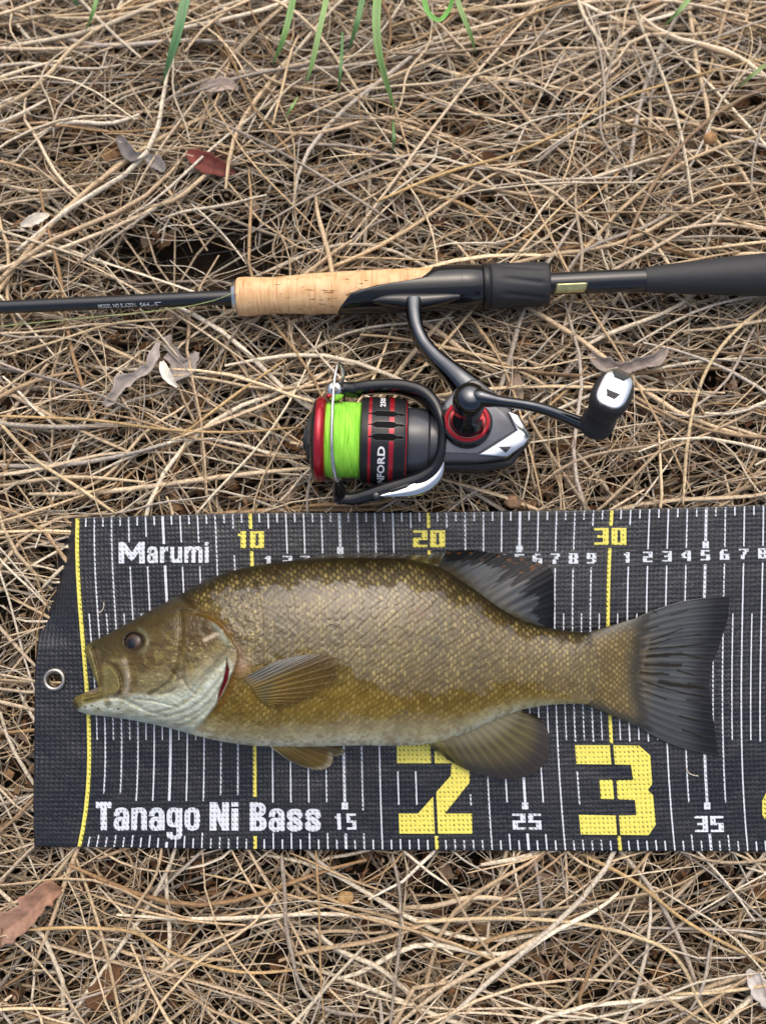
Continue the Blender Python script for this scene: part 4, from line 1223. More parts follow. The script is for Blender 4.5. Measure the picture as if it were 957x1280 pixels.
# ---- head relief
def groove(line, width, depth):
    return -depth * np.exp(-(dline(px, py, line) / width)**2)
def ridge(line, width, h): return h * np.exp(-(dline(px, py, line) / width)**2)
def plate(poly, soft, h): return h * ss(-soft, soft, sdpoly(px, py, poly))
inhead = (px < 330)
hz = np.zeros_like(px)
lip = [(109, 812), (113, 828), (119, 846), (124.5, 863)]
hz += ridge(lip, 4.5, 0.0013)
g_lip = [(117, 811), (121, 826), (126, 846), (128, 866)]
hz += groove(g_lip, 2.2, 0.0018)
maxilla = [(128, 834), (136, 830), (144, 838), (150, 850), (151, 862), (144, 867), (129, 868)]
hz += plate(maxilla, 2.5, 0.0014)
g_max = [(134, 828), (143, 833), (150, 844), (153.5, 858), (150, 868)]
hz += groove(g_max, 2.4, 0.0020)
skin = [(155, 828), (160, 845), (160, 862), (154, 872)]
hz += ridge(skin, 4, 0.0010) + groove([(160, 826), (164.5, 848), (163, 866)], 2.2, 0.0008)
hz += groove([(106, 877), (118, 874), (132, 873), (148, 872), (160, 876), (176, 884)], 2.0, 0.0016)
hz += groove([(150, 868), (164, 880), (186, 890), (206, 895)], 2.0, 0.0008)
preop = [(226, 766), (227.5, 790), (225, 815), (221, 836), (212, 852), (198, 862), (186, 868)]
hz += groove(preop, 2.2, 0.0011) + plate([(222, 766), (223, 800), (219, 830), (209, 850), (190, 862), (168, 850), (172, 815), (195, 790), (205, 768)], 9, 0.0013)
hz += groove([(216, 838), (222, 848), (221, 860), (212, 866), (200, 868)], 1.6, 0.0012) + groove([(228, 848), (236, 862), (244, 868)], 1.8, 0.0010)
operc = [(230, 765), (250, 768), (263, 773), (276, 784), (285, 797), (284, 812), (266, 832), (246, 852), (236, 866), (230, 850), (230, 800)]
hz += plate(operc, 3, 0.0012)
hz += plate([(40, 600), (215, 738)] + op_edge + [(238, 960), (40, 960)], 3.0, 0.0020)          # the gill cover stands proud of the shoulder
folds = [[(283, 824), (266, 840), (251, 857), (240, 872), (222, 884), (196, 890)],
         [(282, 838), (268, 858), (252, 876), (234, 888), (208, 896), (180, 897)],
         [(278, 856), (264, 876), (246, 891), (222, 902), (196, 904)],
         [(268, 876), (252, 893), (234, 905), (212, 910)]]
for f_ in folds: hz += groove(f_, 2.4, 0.0007)
hz += groove([(222, 884), (190, 876), (168, 874)], 1.8, 0.0008)
slit = [(283.5, 824), (286.5, 838), (284.5, 851), (277, 867), (272, 878), (273, 868), (279, 851), (282, 838)]
slit_d = sdpoly(px, py, slit)
hz += -0.0050 * ss(-1.5, 2.2, slit_d)
eyec = (167.5, 801.5)
er = np.hypot((px - eyec[0]) / 1.12, py - eyec[1])
hz += -0.0030 * ss(11.5, 7.5, er) + 0.0009 * np.exp(-((er - 13) / 2.6)**2)
hz += groove([(112, 806), (135, 812), (150, 816)], 2.0, 0.0002)
hz += ridge([(190, 764), (225, 757), (255, 762)], 5, 0.0006) + groove([(195, 770), (228, 764), (250, 767)], 2, 0.0008)
hz += 0.0010 * (fbm(px / 16, py / 12, 12) - 0.5) * inhead
hz += 0.0007 * (fbm(px / 4, py / 4, 13) - 0.5) * inhead + 0.0003 * (vnoise(px / 1.6, py / 1.6, 14) - 0.5) * inhead
edge = ss(0, 0.06, VV) * ss(1, 0.94, VV)
front = ss(0, 0.10, np.repeat(np.r_[a, np.ones(NB)][:, None], NV, 1))
zoff = zoff * edge + hz * edge * (0.35 + 0.65 * front) * ss(345, 310, px)
ztop = zst + Wst * prof(VV) * (0.80 + 0.20 * front) + zoff
topw = P(px, py, ztop)

# ---- pigment
def lerp(A, B, f): return A + (B - A) * np.asarray(f)[..., None]
col = np.zeros(px.shape + (3,))
keys = [(0.0, (28, 21, 6)), (0.06, (38, 28, 8)), (0.13, (52, 38, 10)), (0.2, (80, 63, 28)), (0.45, (84, 68, 30)), (0.62, (84, 67, 26)), (0.76, (86, 66, 21)),
        (0.86, (108, 88, 40)), (0.93, (160, 148, 114)), (1.0, (206, 202, 188))]
kv = [k for k, _ in keys]; kc = np.array([srgb(*c) for _, c in keys])
vw = VV + 0.05 * (fbm(px / 40, py / 22, 51) - 0.5) + 0.02 * (rnd - 0.5)
vw = np.where(px > 640, VV * np.interp(px, [640, 800], [1.0, 0.86]), vw)
for k in range(3): col[..., k] = np.interp(vw, kv, kc[:, k])
# gold flecks and dark rims of the scales
fleck = np.exp(-(((ldx + 0.03) / 0.17)**2 + (ldy / 0.36)**2)) * (0.10 + 0.90 * rnd**1.3) * (0.5 + fbm(px / 22, py / 40, 303)) * scaly
col = lerp(col, srgb(176, 152, 92), 0.66 * fleck * ss(0.0, 0.10, VV) * (1 - 0.2 * bellyf))
rim = ss(0.13, 0.30, dd) * scaly
col *= (1 - 0.42 * rim * (1 - 0.3 * bellyf))[..., None]
# vertical ghost bars and mottling
bars = fbm(px / 26, py / 160, 61, 2)
col *= (0.72 + 0.52 * bars)[..., None]
col *= (0.72 + 0.36 * fbm(px / 9, py / 9, 62) + 0.20 * fbm(px / 2.5, py / 2.5, 64))[..., None]
# gold shoulder and flank patches low on the body
gp = ss(0, 26, sdpoly(px, py, [(268, 892), (300, 838), (345, 822), (440, 846), (520, 866), (560, 884), (480, 904), (380, 908), (300, 908)])) * scaly
gold = srgb(140, 108, 36)
col = lerp(col, gold, 0.5 * gp * fbm(px / 12, py / 9, 63))
sp = np.exp(-(((px - 527) / 9)**2 + ((py - 764) / 8)**2)) * (rnd > 0.35)
col = lerp(col, srgb(96, 60, 10), 0.75 * sp)
# head colours
hm = ss(-2, 3, head_reg)
hc = np.zeros_like(col); hv = (py - np.interp(px, [92, 107, 170, 215, 270, 330], [806, 808, 773, 749, 722, 705])) / 130.0
hkeys = [(-0.2, (36, 29, 10)), (0.0, (44, 35, 11)), (0.14, (66, 53, 20)), (0.3, (86, 68, 30)), (0.5, (94, 76, 38)), (0.7, (108, 92, 58)), (0.85, (146, 136, 112)), (1.0, (184, 182, 168))]
for k in range(3): hc[..., k] = np.interp(hv + 0.08 * (fbm(px / 14, py / 14, 71) - 0.5), [q for q, _ in hkeys], np.array([srgb(*c) for _, c in hkeys])[:, k])
def paint(poly, c, soft, amt): 
    global hc
    hc = lerp(hc, srgb(*c), amt * ss(-soft, soft, sdpoly(px, py, poly)))
def stroke(line, c, wd_, amt):
    global hc
    hc = lerp(hc, srgb(*c), amt * np.exp(-(dline(px, py, line) / wd_)**2))
paint([(150, 868), (205, 868), (236, 868), (284, 824), (290, 836), (268, 884), (240, 916), (170, 905), (90, 900), (90, 884), (120, 876)], (188, 190, 180), 5, 0.85)
paint([(90, 872), (122, 866), (134, 870), (120, 877), (104, 881), (96, 890), (86, 884)], (96, 84, 40), 3, 0.9)
paint([(160, 815), (190, 805), (200, 830), (180, 850), (165, 850)], (74, 54, 18), 10, 0.6)
hc = lerp(hc, srgb(58, 42, 14), 0.75 * ss(0.5, 0.72, fbm(px / 15, py / 11, 171)) * ss(0.92, 0.6, hv))
hc = lerp(hc, srgb(134, 116, 66), 0.55 * ss(0.52, 0.72, fbm(px / 7, py / 6, 172)) * ss(0.2, 0.4, hv) * ss(0.95, 0.7, hv))
paint([(176, 842), (215, 838), (214, 862), (190, 868), (172, 862)], (126, 112, 78), 8, 0.6)
paint([(231, 768), (262, 774), (282, 795), (270, 805), (246, 812), (232, 820)], (70, 49, 13), 5, 0.75)
stroke(lip, (118, 106, 58), 5, 0.9); stroke([(121, 815), (125, 835), (129, 862)], (106, 84, 60), 3, 0.7)
stroke(g_lip, (70, 56, 30), 1.6, 0.7)
paint(maxilla, (112, 100, 58), 2, 0.9); stroke([(130, 836), (131, 866)], (128, 114, 78), 3.5, 0.6)
stroke(g_max, (78, 66, 46), 1.8, 0.7); stroke(skin, (150, 138, 124), 4.5, 0.8)
stroke([(134, 826), (148, 826), (158, 836)], (132, 116, 78), 3, 0.6)
stroke(preop, (62, 50, 24), 2.2, 0.6); stroke([(p[0] - 4, p[1]) for p in preop], (112, 96, 58), 2.5, 0.35)
for f_ in folds: stroke(f_, (128, 124, 100), 2.2, 0.5)
hc = lerp(hc, srgb(150, 138, 108), 0.55 * ss(0.5, 0.75, fbm(px / 11, py / 5, 173)) * ss(0.7, 0.9, hv))
stroke([(160, 826), (164.5, 848), (163, 866)], (104, 80, 40), 2.5, 0.6)
stroke([(256, 800), (272, 792), (281, 786)], (196, 172, 150), 2.5, 0.7)
stroke([(268, 780), (276, 792), (284, 804)], (120, 126, 112), 4, 0.7)
for q in ((107, 884), (115, 882), (123, 886), (148, 886)): 
    hc = lerp(hc, srgb(60, 62, 40), 0.85 * (np.hypot((px - q[0]) / 1.6, py - q[1]) < 1.2))
gf = ss(0.62, 0.85, vnoise(px / 2.0, py / 1.7, 81)) * ss(0, 6, sdpoly(px, py, [(232, 800), (262, 800), (276, 815), (250, 845), (235, 858)]))
hc = lerp(hc, srgb(170, 148, 90), 0.6 * gf)
cf = ss(0.64, 0.88, vnoise(px / 1.7, py / 1.7, 82)) * ss(0, 6, sdpoly(px, py, [(170, 840), (205, 836), (212, 858), (188, 868), (170, 862)]))
hc = lerp(hc, srgb(170, 158, 116), 0.55 * cf)
hc = lerp(hc, srgb(30, 24, 14), 0.85 * np.exp(-((er - 10.6) / 2.6)**2))
hc = lerp(hc, srgb(96, 102, 80), 0.4 * np.exp(-((er - 16) / 2.5)**2) * (px > 172))
hc *= (0.66 + 0.44 * fbm(px / 9, py / 7, 72) + 0.26 * fbm(px / 2.2, py / 2.2, 73))[..., None]
col = lerp(col, hc, hm)
col = col * np.array([0.94, 1.0, 0.92])
col = lerp(col, srgb(54, 54, 48), ss(745, 798, px))
col = lerp(col, srgb(132, 114, 78), 0.65 * ss(0.82, 0.9, VV) * ss(0.44, 0.66, fbm(px / 4, py / 3, 65)) * (1 - hm))
# opercular flap rim and orange-brown shoulder seam
seam = [(262, 771), (278, 781), (291, 796), (299, 811), (300, 826), (293, 846), (283, 868), (272, 888)]
col = lerp(col, srgb(96, 66, 14), 0.75 * np.exp(-(dline(px, py, seam) / 4.2)**2))
col = lerp(col, srgb(156, 128, 100), 0.6 * np.exp(-(np.hypot((px - 304) / 9, (py - 832) / 12))**2))
col = lerp(col, srgb(122, 14, 34), ss(-0.6, 0.9, slit_d))
# sky reflection drawn in as a stronger coat, ragged along the scale edges
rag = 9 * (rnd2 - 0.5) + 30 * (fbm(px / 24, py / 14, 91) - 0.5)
sheen_poly = [(262, 742), (300, 739), (360, 731), (420, 729), (500, 731), (548, 738), (600, 760), (660, 795), (720, 800), (810, 795), (810, 890), (720, 878), (690, 867), (640, 858), (600, 861),
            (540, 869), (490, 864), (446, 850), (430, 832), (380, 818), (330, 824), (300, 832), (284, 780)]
sheen = ss(-2.5, 2.5, sdpoly(px, py, sheen_poly) + rag)
sheen2 = ss(-3, 3, sdpoly(px, py, [(330, 915), (430, 898), (520, 897), (580, 897), (640, 880), (650, 900), (560, 940), (330, 940)]) + rag)
sheen_m = np.maximum(np.maximum(sheen, 0.8 * sheen2), 0.40 * hm)

# ---- underside and mouth
lv = np.linspace(0, 1, NL + 2)[1:-1][::-1]
pl = np.concatenate([np.stack([(1 - a[:, None]) * np.interp(lv, np.linspace(0, 1, 80), FR[:, 0])[None] + a[:, None] * 170 +
                               (1 - lv)[None] * (T_[:, 0] - ((1-a)*FR[0, 0] + a*170))[:, None] + lv[None] * (B_[:, 0] - ((1-a)*FR[-1, 0] + a*170))[:, None],
                               (1 - a[:, None]) * np.interp(lv, np.linspace(0, 1, 80), FR[:, 1])[None] + a[:, None] * (773 + 128*lv)[None] +
                               (1 - lv)[None] * (T_[:, 1] - ((1-a)*FR[0, 1] + a*773))[:, None] + lv[None] * (B_[:, 1] - ((1-a)*FR[-1, 1] + a*901))[:, None]], -1),
                     np.stack([np.repeat(xb[:, None], NL, 1), top_(xb)[:, None] + (bot_(xb) - top_(xb))[:, None] * lv[None]], -1)], 0)
lowxy = P(pl[..., 0], pl[..., 1], np.repeat(zst, NL, 1))
frl = np.repeat(ss(0, 0.1, np.r_[a, np.ones(NB)])[:, None], NL, 1)
zlow = np.maximum(zst - Wst * prof(lv)[None] * (0.8 + 0.2 * frl), 0.0008)
loww = lowxy.copy(); loww[..., 2] = zlow
ringv = np.concatenate([topw, loww], 1)                    # closed rings
lc = np.zeros(loww.shape)
for k in range(3): lc[..., k] = np.interp(lv, kv, kc[:, k])[None]
ringc = np.concatenate([col, lc], 1)
ringw = np.concatenate([sheen_m, np.zeros(loww.shape[:2])], 1)
NR = NV + NL
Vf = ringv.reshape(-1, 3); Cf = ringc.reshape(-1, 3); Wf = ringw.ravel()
Ff = grid_faces(NU, NR, True)[:, ::-1]
# mouth lining runs back inside from the lips
first = ringv[0]; cen0 = P(140, 852, float(zc_(140)))
lin = [first + (cen0 - first) * f_ * np.array([1, 1, 0.8]) for f_ in (0.12, 0.35, 0.7, 0.95)]
base = len(Vf)
Vf = np.concatenate([Vf] + lin); Cf = np.concatenate([Cf] + [np.tile(srgb(92, 76, 58) * q, (NR, 1)) for q in (1, 1, 1, 1)]); Wf = np.concatenate([Wf, np.full(4 * NR, 0.5)])
jn = np.arange(NR); j2 = (jn + 1) % NR
prev = jn.copy(); prev2 = j2.copy(); fs = [Ff]
for q in range(4):
    cur, cur2 = base + q*NR + jn, base + q*NR + j2
    fs.append(np.stack([prev, prev2, cur2, cur], -1)[:, ::-1]); prev, prev2 = cur, cur2
Ff = np.concatenate(fs)
fm = bpy.data.materials.new('fish_skin'); fm.use_nodes = True
t = fm.node_tree; b = t.nodes['Principled BSDF']
at = t.nodes.new('ShaderNodeAttribute'); at.attribute_name = 'pigment'; t.links.new(at.outputs['Color'], b.inputs['Base Color'])
wa = t.nodes.new('ShaderNodeAttribute'); wa.attribute_name = 'sheen'
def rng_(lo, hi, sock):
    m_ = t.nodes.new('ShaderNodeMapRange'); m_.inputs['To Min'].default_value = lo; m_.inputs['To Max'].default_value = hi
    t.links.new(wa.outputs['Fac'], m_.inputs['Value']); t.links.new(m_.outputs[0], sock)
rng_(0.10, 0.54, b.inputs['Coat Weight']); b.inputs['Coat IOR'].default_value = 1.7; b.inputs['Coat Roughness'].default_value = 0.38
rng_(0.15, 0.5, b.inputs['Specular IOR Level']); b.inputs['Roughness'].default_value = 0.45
b.inputs['Subsurface Weight'].default_value = 0.0
tc = t.nodes.new('ShaderNodeTexCoord'); n1 = t.nodes.new('ShaderNodeTexNoise'); n1.inputs['Scale'].default_value = 1400; n1.inputs['Detail'].default_value = 3
t.links.new(tc.outputs['Object'], n1.inputs['Vector'])
bp = t.nodes.new('ShaderNodeBump'); bp.inputs['Strength'].default_value = 0.15; bp.inputs['Distance'].default_value = 0.0003
t.links.new(n1.outputs['Fac'], bp.inputs['Height']); t.links.new(bp.outputs[0], b.inputs['Normal'])
# tail end of the body mesh: closed cap
fbody = under(mk('body', Vf, Ff, fm, color=Cf, attrs={'sheen': Wf}), fish)

# ---- eye
def zsurf(x, y):
    """height of the flank above the mat (photo pixels, x >= 170)"""
    x = np.asarray(x, float); v = np.clip((y - top_(x)) / (bot_(x) - top_(x)), 0, 1)
    return zc_(x) + W_(x) * prof(v)
ez = float(zc_(eyec[0] + 3) + W_(eyec[0] + 3) * prof(np.array(0.24))) - 0.0012
eo = P(eyec[0], eyec[1], ez)
nrm = np.array([-0.16, 0.30, 0.94]); nrm /= np.linalg.norm(nrm)
re_ = 0.0047
th = np.linspace(0.02, 1.5, 26)
V, F = lathe([(re_ * 0.38 * math.cos(q), re_ * math.sin(q)) for q in th], eo - nrm * 0.0006, nrm, 48, up=(0, 1, 0), cap=False)
Vq_ = V - eo; r2 = np.linalg.norm(Vq_ - np.outer(Vq_ @ nrm, nrm), axis=1) / re_
lx_ = (Vq_[:, 0] / re_) ; ly_ = (Vq_[:, 1] / re_)
pr2 = np.hypot(lx_ + 0.22, ly_ + 0.20)
ec = np.tile(srgb(52, 36, 26), (len(V), 1))
ec = np.where((r2 > 0.80)[:, None], srgb(40, 32, 20), ec)
ec = np.where((pr2 < 0.70)[:, None], srgb(66, 40, 36), ec)
ec = np.where((pr2 < 0.60)[:, None], srgb(70, 46, 42), ec)
ec = np.where((pr2 < 0.565)[:, None], srgb(10, 12, 20), ec)
em = material('eye', rough=0.25, attr='pigment', coat=0.25, coat_rough=0.04, spec=0.3, noise=(900, 0.25))
eye = under(sharp(mk('eye', V, F, em, color=ec), 80), fish)

# ---- fins
fin_m = bpy.data.materials.new('fin'); fin_m.use_nodes = True
t = fin_m.node_tree; b = t.nodes['Principled BSDF']
at = t.nodes.new('ShaderNodeAttribute'); at.attribute_name = 'pigment'; t.links.new(at.outputs['Color'], b.inputs['Base Color'])
wa = t.nodes.new('ShaderNodeAttribute'); wa.attribute_name = 'sheen'
def rng_(lo, hi, sock):
    m_ = t.nodes.new('ShaderNodeMapRange'); m_.inputs['To Min'].default_value = lo; m_.inputs['To Max'].default_value = hi
    t.links.new(wa.outputs['Fac'], m_.inputs['Value']); t.links.new(m_.outputs[0], sock)
b.inputs['Roughness'].default_value = 0.4
rng_(0.0, 1.0, b.inputs['Coat Weight']); b.inputs['Coat IOR'].default_value = 1.8; b.inputs['Coat Roughness'].default_value = 0.15
rng_(0.2, 0.6, b.inputs['Specular IOR Level'])
al = t.nodes.new('ShaderNodeAttribute'); al.attribute_name = 'dense'; t.links.new(al.outputs['Fac'], b.inputs['Alpha'])

def fin(name, root, tip, zroot, ztip, nrays, colfun, densefun=None, sheenfun=None, nu=90, nv=160, relief=0.00025, belly=0.0, fan=None, frill=0.0, bow=0, pw=0.7):
    """root and tip polylines (photo pixels) run the same way; rays go from root to tip"""
    rp_, tp_ = resample(root, nv), resample(tip, nv)
    u = np.linspace(0, 1, nu)[:, None]; v = np.linspace(0, 1, nv)[None, :]
    qx = rp_[None, :, 0] * (1-u) + tp_[None, :, 0] * u
    qy = rp_[None, :, 1] * (1-u) + tp_[None, :, 1] * u
    zr = zroot(rp_[:, 0], rp_[:, 1]) if callable(zroot) else np.full(nv, zroot)
    zt = ztip(tp_[:, 0], tp_[:, 1]) if callable(ztip) else np.full(nv, ztip)
    e = u**pw
    if bow: qy = qy + bow * np.sin(np.pi * u) * (v**3 - (1 - v)**3)
    z = zr[None] * (1-e) + zt[None] * e + belly * np.sin(np.pi * u)
    ray = 0.5 + 0.5 * np.cos(2*np.pi*nrays*v) + 0*u
    br = ss(0.35, 0.7, u) * (0.5 + 0.5 * np.cos(4*np.pi*nrays*v))
    rr_ = ray * (1 - 0.5*ss(0.35, 0.7, u)) + br * 0.5
    z = z + relief * rr_ * ss(0, 0.05, u) + frill * np.sin(v * 9 + 2*u) * u
    c = colfun(u + 0*v, v + 0*u, rr_, qx, qy)
    dn = densefun(u + 0*v, v + 0*u, rr_, qx, qy) if densefun else np.ones_like(z)
    wt = sheenfun(u + 0*v, v + 0*u, rr_, qx, qy) if sheenfun else np.ones_like(z) * 0.5
    Vw = P(qx, qy, z)
    Ft = grid_faces(nu, nv)
    o = mk(name, Vw.reshape(-1, 3), Ft, fin_m, color=c.reshape(-1, 3), attrs={'dense': dn.ravel(), 'sheen': wt.ravel()})
    n_ = np.cross(Vw[1, 0] - Vw[0, 0], Vw[0, 1] - Vw[0, 0])
    md = o.modifiers.new('thick', 'SOLIDIFY'); md.thickness = 0.0004; md.offset = 0
    return under(o, fish)

def streak(qx, qy, lines, wd_):
    m = np.zeros(qx.shape)
    for l_, k_ in lines: m = np.maximum(m, ss(k_, k_ * 0.45, dline(qx, qy, l_) * (0.45 + 0.9 * vnoise(qx / 7, qy / 2.2, 5) + 0.4 * vnoise(qx / 2, qy / 1.2, 6))))
    return m
tail_lines = [([(808, 820), (850, 817)], 2.9), ([(807, 831), (850, 832)], 3.4), ([(800, 840), (815, 842), (835, 843)], 2.4), ([(824, 852), (845, 856), (876, 859)], 4.2), ([(803, 852), (830, 860), (858, 867), (882, 871)], 1.8),
              ([(812, 801), (852, 786)], 1.3), ([(812, 806), (840, 798), (876, 793)], 1.2), ([(811, 811), (840, 809), (880, 805)], 1.8), ([(838, 769), (858, 763)], 1.3), ([(850, 817), (886, 825)], 1.6), ([(849, 895), (872, 902)], 1.8), ([(852, 912), (876, 921)], 1.9),
              ([(857, 875), (873, 878)], 1.5), ([(806, 864), (832, 874)], 1.0), ([(800, 789), (822, 783)], 1.6), ([(816, 764), (821, 768)], 1.4), ([(846, 838), (870, 845)], 1.4), ([(855, 832), (876, 836)], 1.2)]
def tail_c(u, v, r, qx, qy):
    c = lerp(np.broadcast_to(srgb(72, 62, 36), u.shape + (3,)), srgb(46, 50, 51), ss(0.02, 0.40, u))
    c = lerp(c, srgb(13, 15, 21), ss(0.60, 0.92, u))
    c = c * (0.93 + 0.10 * r)[..., None] * (0.85 + 0.3 * fbm(qx / 14, qy / 6, 33))[..., None]
    c = lerp(c, srgb(20, 22, 20), 0.9 * ss(0.975, 1.0, v))
    fl = (vnoise(qx / 5, qy / 5, 35) > 0.55) * ss(0.3, 0.05, u)
    c = lerp(c, srgb(104, 90, 54), 0.35 * fl)
    return lerp(c, srgb(24, 21, 11), 0.85 * streak(qx, qy, tail_lines, 2))
def tail_w(u, v, r, qx, qy): return (0.34 - 0.24 * ss(0.6, 0.95, u)) * (1 - streak(qx, qy, tail_lines, 2))  # coat drops out along the streaks, drawing in the tail's sky sheen
fin('tail_fin', [(764, 788), (780, 800), (790, 820), (792, 842), (784, 866), (768, 889)],
    [(911, 745), (908, 775), (898, 806), (889, 832), (886, 850), (888, 880), (893, 915), (896, 945)], lambda x, y: 0.0036 + 0*x, 0.0022, 19, tail_c,
    lambda u, v, r, x, y: 1 - 0.10 * ss(0.5, 1, u) * (1 - r), tail_w, nu=150, nv=260, frill=0.0004, bow=11, relief=0.0001)
# leading edges of the tail run forward along the wrist
fin('tail_fin_root', [(748, 789), (760, 800), (764, 842), (762, 876), (752, 884)], [(905, 745), (850, 790), (815, 842), (850, 900), (890, 944)], lambda x, y: zc_(x) * 1.0, 0.0016, 17, tail_c, None, tail_w, nu=60, nv=120) if False else None
# skin that carries the scales out on to the tail
def wrist_c(u, v, r, qx, qy):
    d2, i2, j2_, lx2, ly2 = lattice(np.interp(qx, np.arange(900), cu) + 0.75 * (fbm(qx / 15, qy / 15, 301) - 0.5), (qy - 838) / 7.2 + 0.75 * (fbm(qx / 15, qy / 15, 302) - 0.5))
    fl = np.exp(-((lx2 / 0.2)**2 + (ly2 / 0.3)**2)) * (0.3 + 0.7*_h(i2, j2_, 77))
    c = lerp(np.broadcast_to(srgb(76, 62, 26), u.shape + (3,)), srgb(168, 146, 88), 0.75 * fl * ss(0.95, 0.5, u))
    c = lerp(c, srgb(50, 52, 48), ss(0.45, 1.0, u)); return lerp(c, srgb(44, 46, 44), 0.8 * np.maximum(ss(0.16, 0.0, v), ss(0.84, 1.0, v)))
wr = [(734, 791), (738, 810), (739, 838), (738, 864), (732, 881)]
fin('tail_wrist', wr, [(822, 764), (816, 795), (808, 842), (814, 890), (826, 920)], lambda x, y: zsurf(np.clip(x, 170, 800), y) - 0.0007, lambda x, y: 0.0026 + 0*x, 12, wrist_c,
    lambda u, v, r, x, y: 1 - ss(0.62, 0.98, u + 0.16 * (vnoise(v * 40, u * 2, 7) - 0.5)),
    lambda u, v, r, x, y: 0.30 + 0*u, nu=110, nv=160, relief=0.00005, pw=1.0)

def dors_c(u, v, r, qx, qy):
    c = lerp(np.broadcast_to(srgb(48, 44, 28), u.shape + (3,)), srgb(36, 40, 42), ss(0.05, 0.35, u))
    edge_ = 0.56 + 0.30 * (vnoise(v * 34, u * 2, 8) - 0.5) + 0.24 * (vnoise(v * 80, u * 3, 9) - 0.5) - 0.1 * ss(0.5, 0, v)
    c = lerp(c, srgb(14, 15, 18), 0.95 * ss(edge_ - 0.03, edge_ + 0.05, u))
    c = lerp(c, srgb(92, 56, 22), 0.7 * ((vnoise(qx / 7, qy / 4, 18) > 0.74) & (u > 0.6) & (v < 0.6)))
    return c * (0.8 + 0.3 * r)[..., None]
def dors_w(u, v, r, qx, qy):
    edge_ = 0.56 + 0.30 * (vnoise(v * 34, u * 2, 8) - 0.5) + 0.24 * (vnoise(v * 80, u * 3, 9) - 0.5) - 0.1 * ss(0.5, 0, v)
    return 0.34 * ss(edge_ + 0.05, edge_ - 0.03, u) + 0.05
zd = lambda x, y: zc_(np.clip(x, 170, 800)) + 0.002
fin('soft_dorsal_fin', [(520, 703), (548, 711), (575, 727), (605, 749), (635, 768), (664, 781)],
    [(548, 692), (574, 688), (620, 692), (660, 700), (688, 712), (692, 745), (691, 786)], zd, 0.0025, 14, dors_c,
    lambda u, v, r, x, y: 1 - 0.16 * ss(0.6, 0.9, u) * (1 - r), dors_w, nu=120, nv=220, frill=0.0005)
def spiny_c(u, v, r, qx, qy):
    return lerp(np.broadcast_to(srgb(52, 44, 22), u.shape + (3,)), srgb(86, 92, 92), ss(0.3, 0.9, u) * r) * (0.7 + 0.4 * r)[..., None]
fin('spiny_dorsal_fin', [(372, 701), (420, 698), (470, 698), (522, 702), (548, 708)], [(398, 694.5), (445, 692.5), (495, 693), (535, 693.5), (556, 691)], zd, 0.010, 10, spiny_c, None,
    lambda u, v, r, x, y: 0.6 * r, nu=30, nv=200, relief=0.0006)
def anal_c(u, v, r, qx, qy):
    c = lerp(np.broadcast_to(srgb(140, 130, 100), u.shape + (3,)), srgb(84, 74, 40), ss(0.05, 0.4, u))
    c = lerp(c, srgb(46, 38, 28), ss(0.5, 0.9, u)); c = lerp(c, srgb(54, 32, 12), 0.8 * ss(0.5, 0.9, fbm(v * 30, u * 3, 44)) * ss(0.4, 0.0, v))
    c = lerp(c, srgb(110, 100, 60), 0.4 * r * ss(0.9, 0.2, u))
    return c * (0.75 + 0.35 * r)[..., None]
fin('anal_fin', [(534, 929), (560, 921), (590, 911), (620, 898), (650, 887)], [(545, 939), (575, 958), (606, 970), (640, 973), (668, 966), (684, 945), (686, 920), (676, 900), (656, 890)], lambda x, y: zc_(x) + 0.001, 0.0035, 15, anal_c,
    None, lambda u, v, r, x, y: 0.35 + 0*u, nu=100, nv=180, frill=0.0004)
def pelv_c(u, v, r, qx, qy):
    c = lerp(np.broadcast_to(srgb(146, 124, 68), u.shape + (3,)), srgb(106, 84, 32), ss(0.1, 0.5, u))
    c = lerp(c, srgb(150, 138, 108), ss(0.86, 0.96, u)); c = lerp(c, srgb(190, 176, 140), ss(0.10, 0.0, v))
    return c * (0.62 + 0.5 * r)[..., None]
fin('pelvic_fin', [(332, 929), (338, 927), (348, 925), (358, 923.5)], [(362, 951), (385, 960), (402, 962), (413, 957), (416, 944), (412, 932), (402, 921)], lambda x, y: zc_(x) + 0.001, 0.006, 9, pelv_c, None,
    lambda u, v, r, x, y: 0.12 + 0*u, nu=70, nv=110, belly=0.002)
fin('pelvic_fin', [(384, 931), (390, 930), (398, 929)], [(414, 946), (424, 944), (430, 941), (428, 936), (420, 932)], lambda x, y: zc_(x) - 0.006, 0.004, 5, lambda u, v, r, x, y: pelv_c(u, v, r, x, y) * 0.8, None,
    lambda u, v, r, x, y: 0.3 + 0*u, nu=30, nv=60)
def pect_c(u, v, r, qx, qy):
    c = lerp(np.broadcast_to(srgb(110, 88, 32), u.shape + (3,)), srgb(84, 62, 18), ss(0.2, 0.9, u))
    c = lerp(c, srgb(92, 92, 82), 0.75 * ss(0.40, 0.15, v) * ss(0.02, 0.2, u))
    c = lerp(c, srgb(60, 66, 50), 0.6 * np.exp(-((u - 0.12) / 0.1)**2) * (v > 0.4))
    return lerp(c, srgb(28, 28, 24), 0.85 * ss(0.55, 0.15, r) * ss(0.08, 0.25, u) * ss(1.0, 0.3, u + 0.6*v)) 
zp = lambda x, y: zsurf(np.clip(x, 170, 800), y) + 0.0010
zp2 = lambda x, y: zsurf(np.clip(x, 170, 800), y) + 0.0022
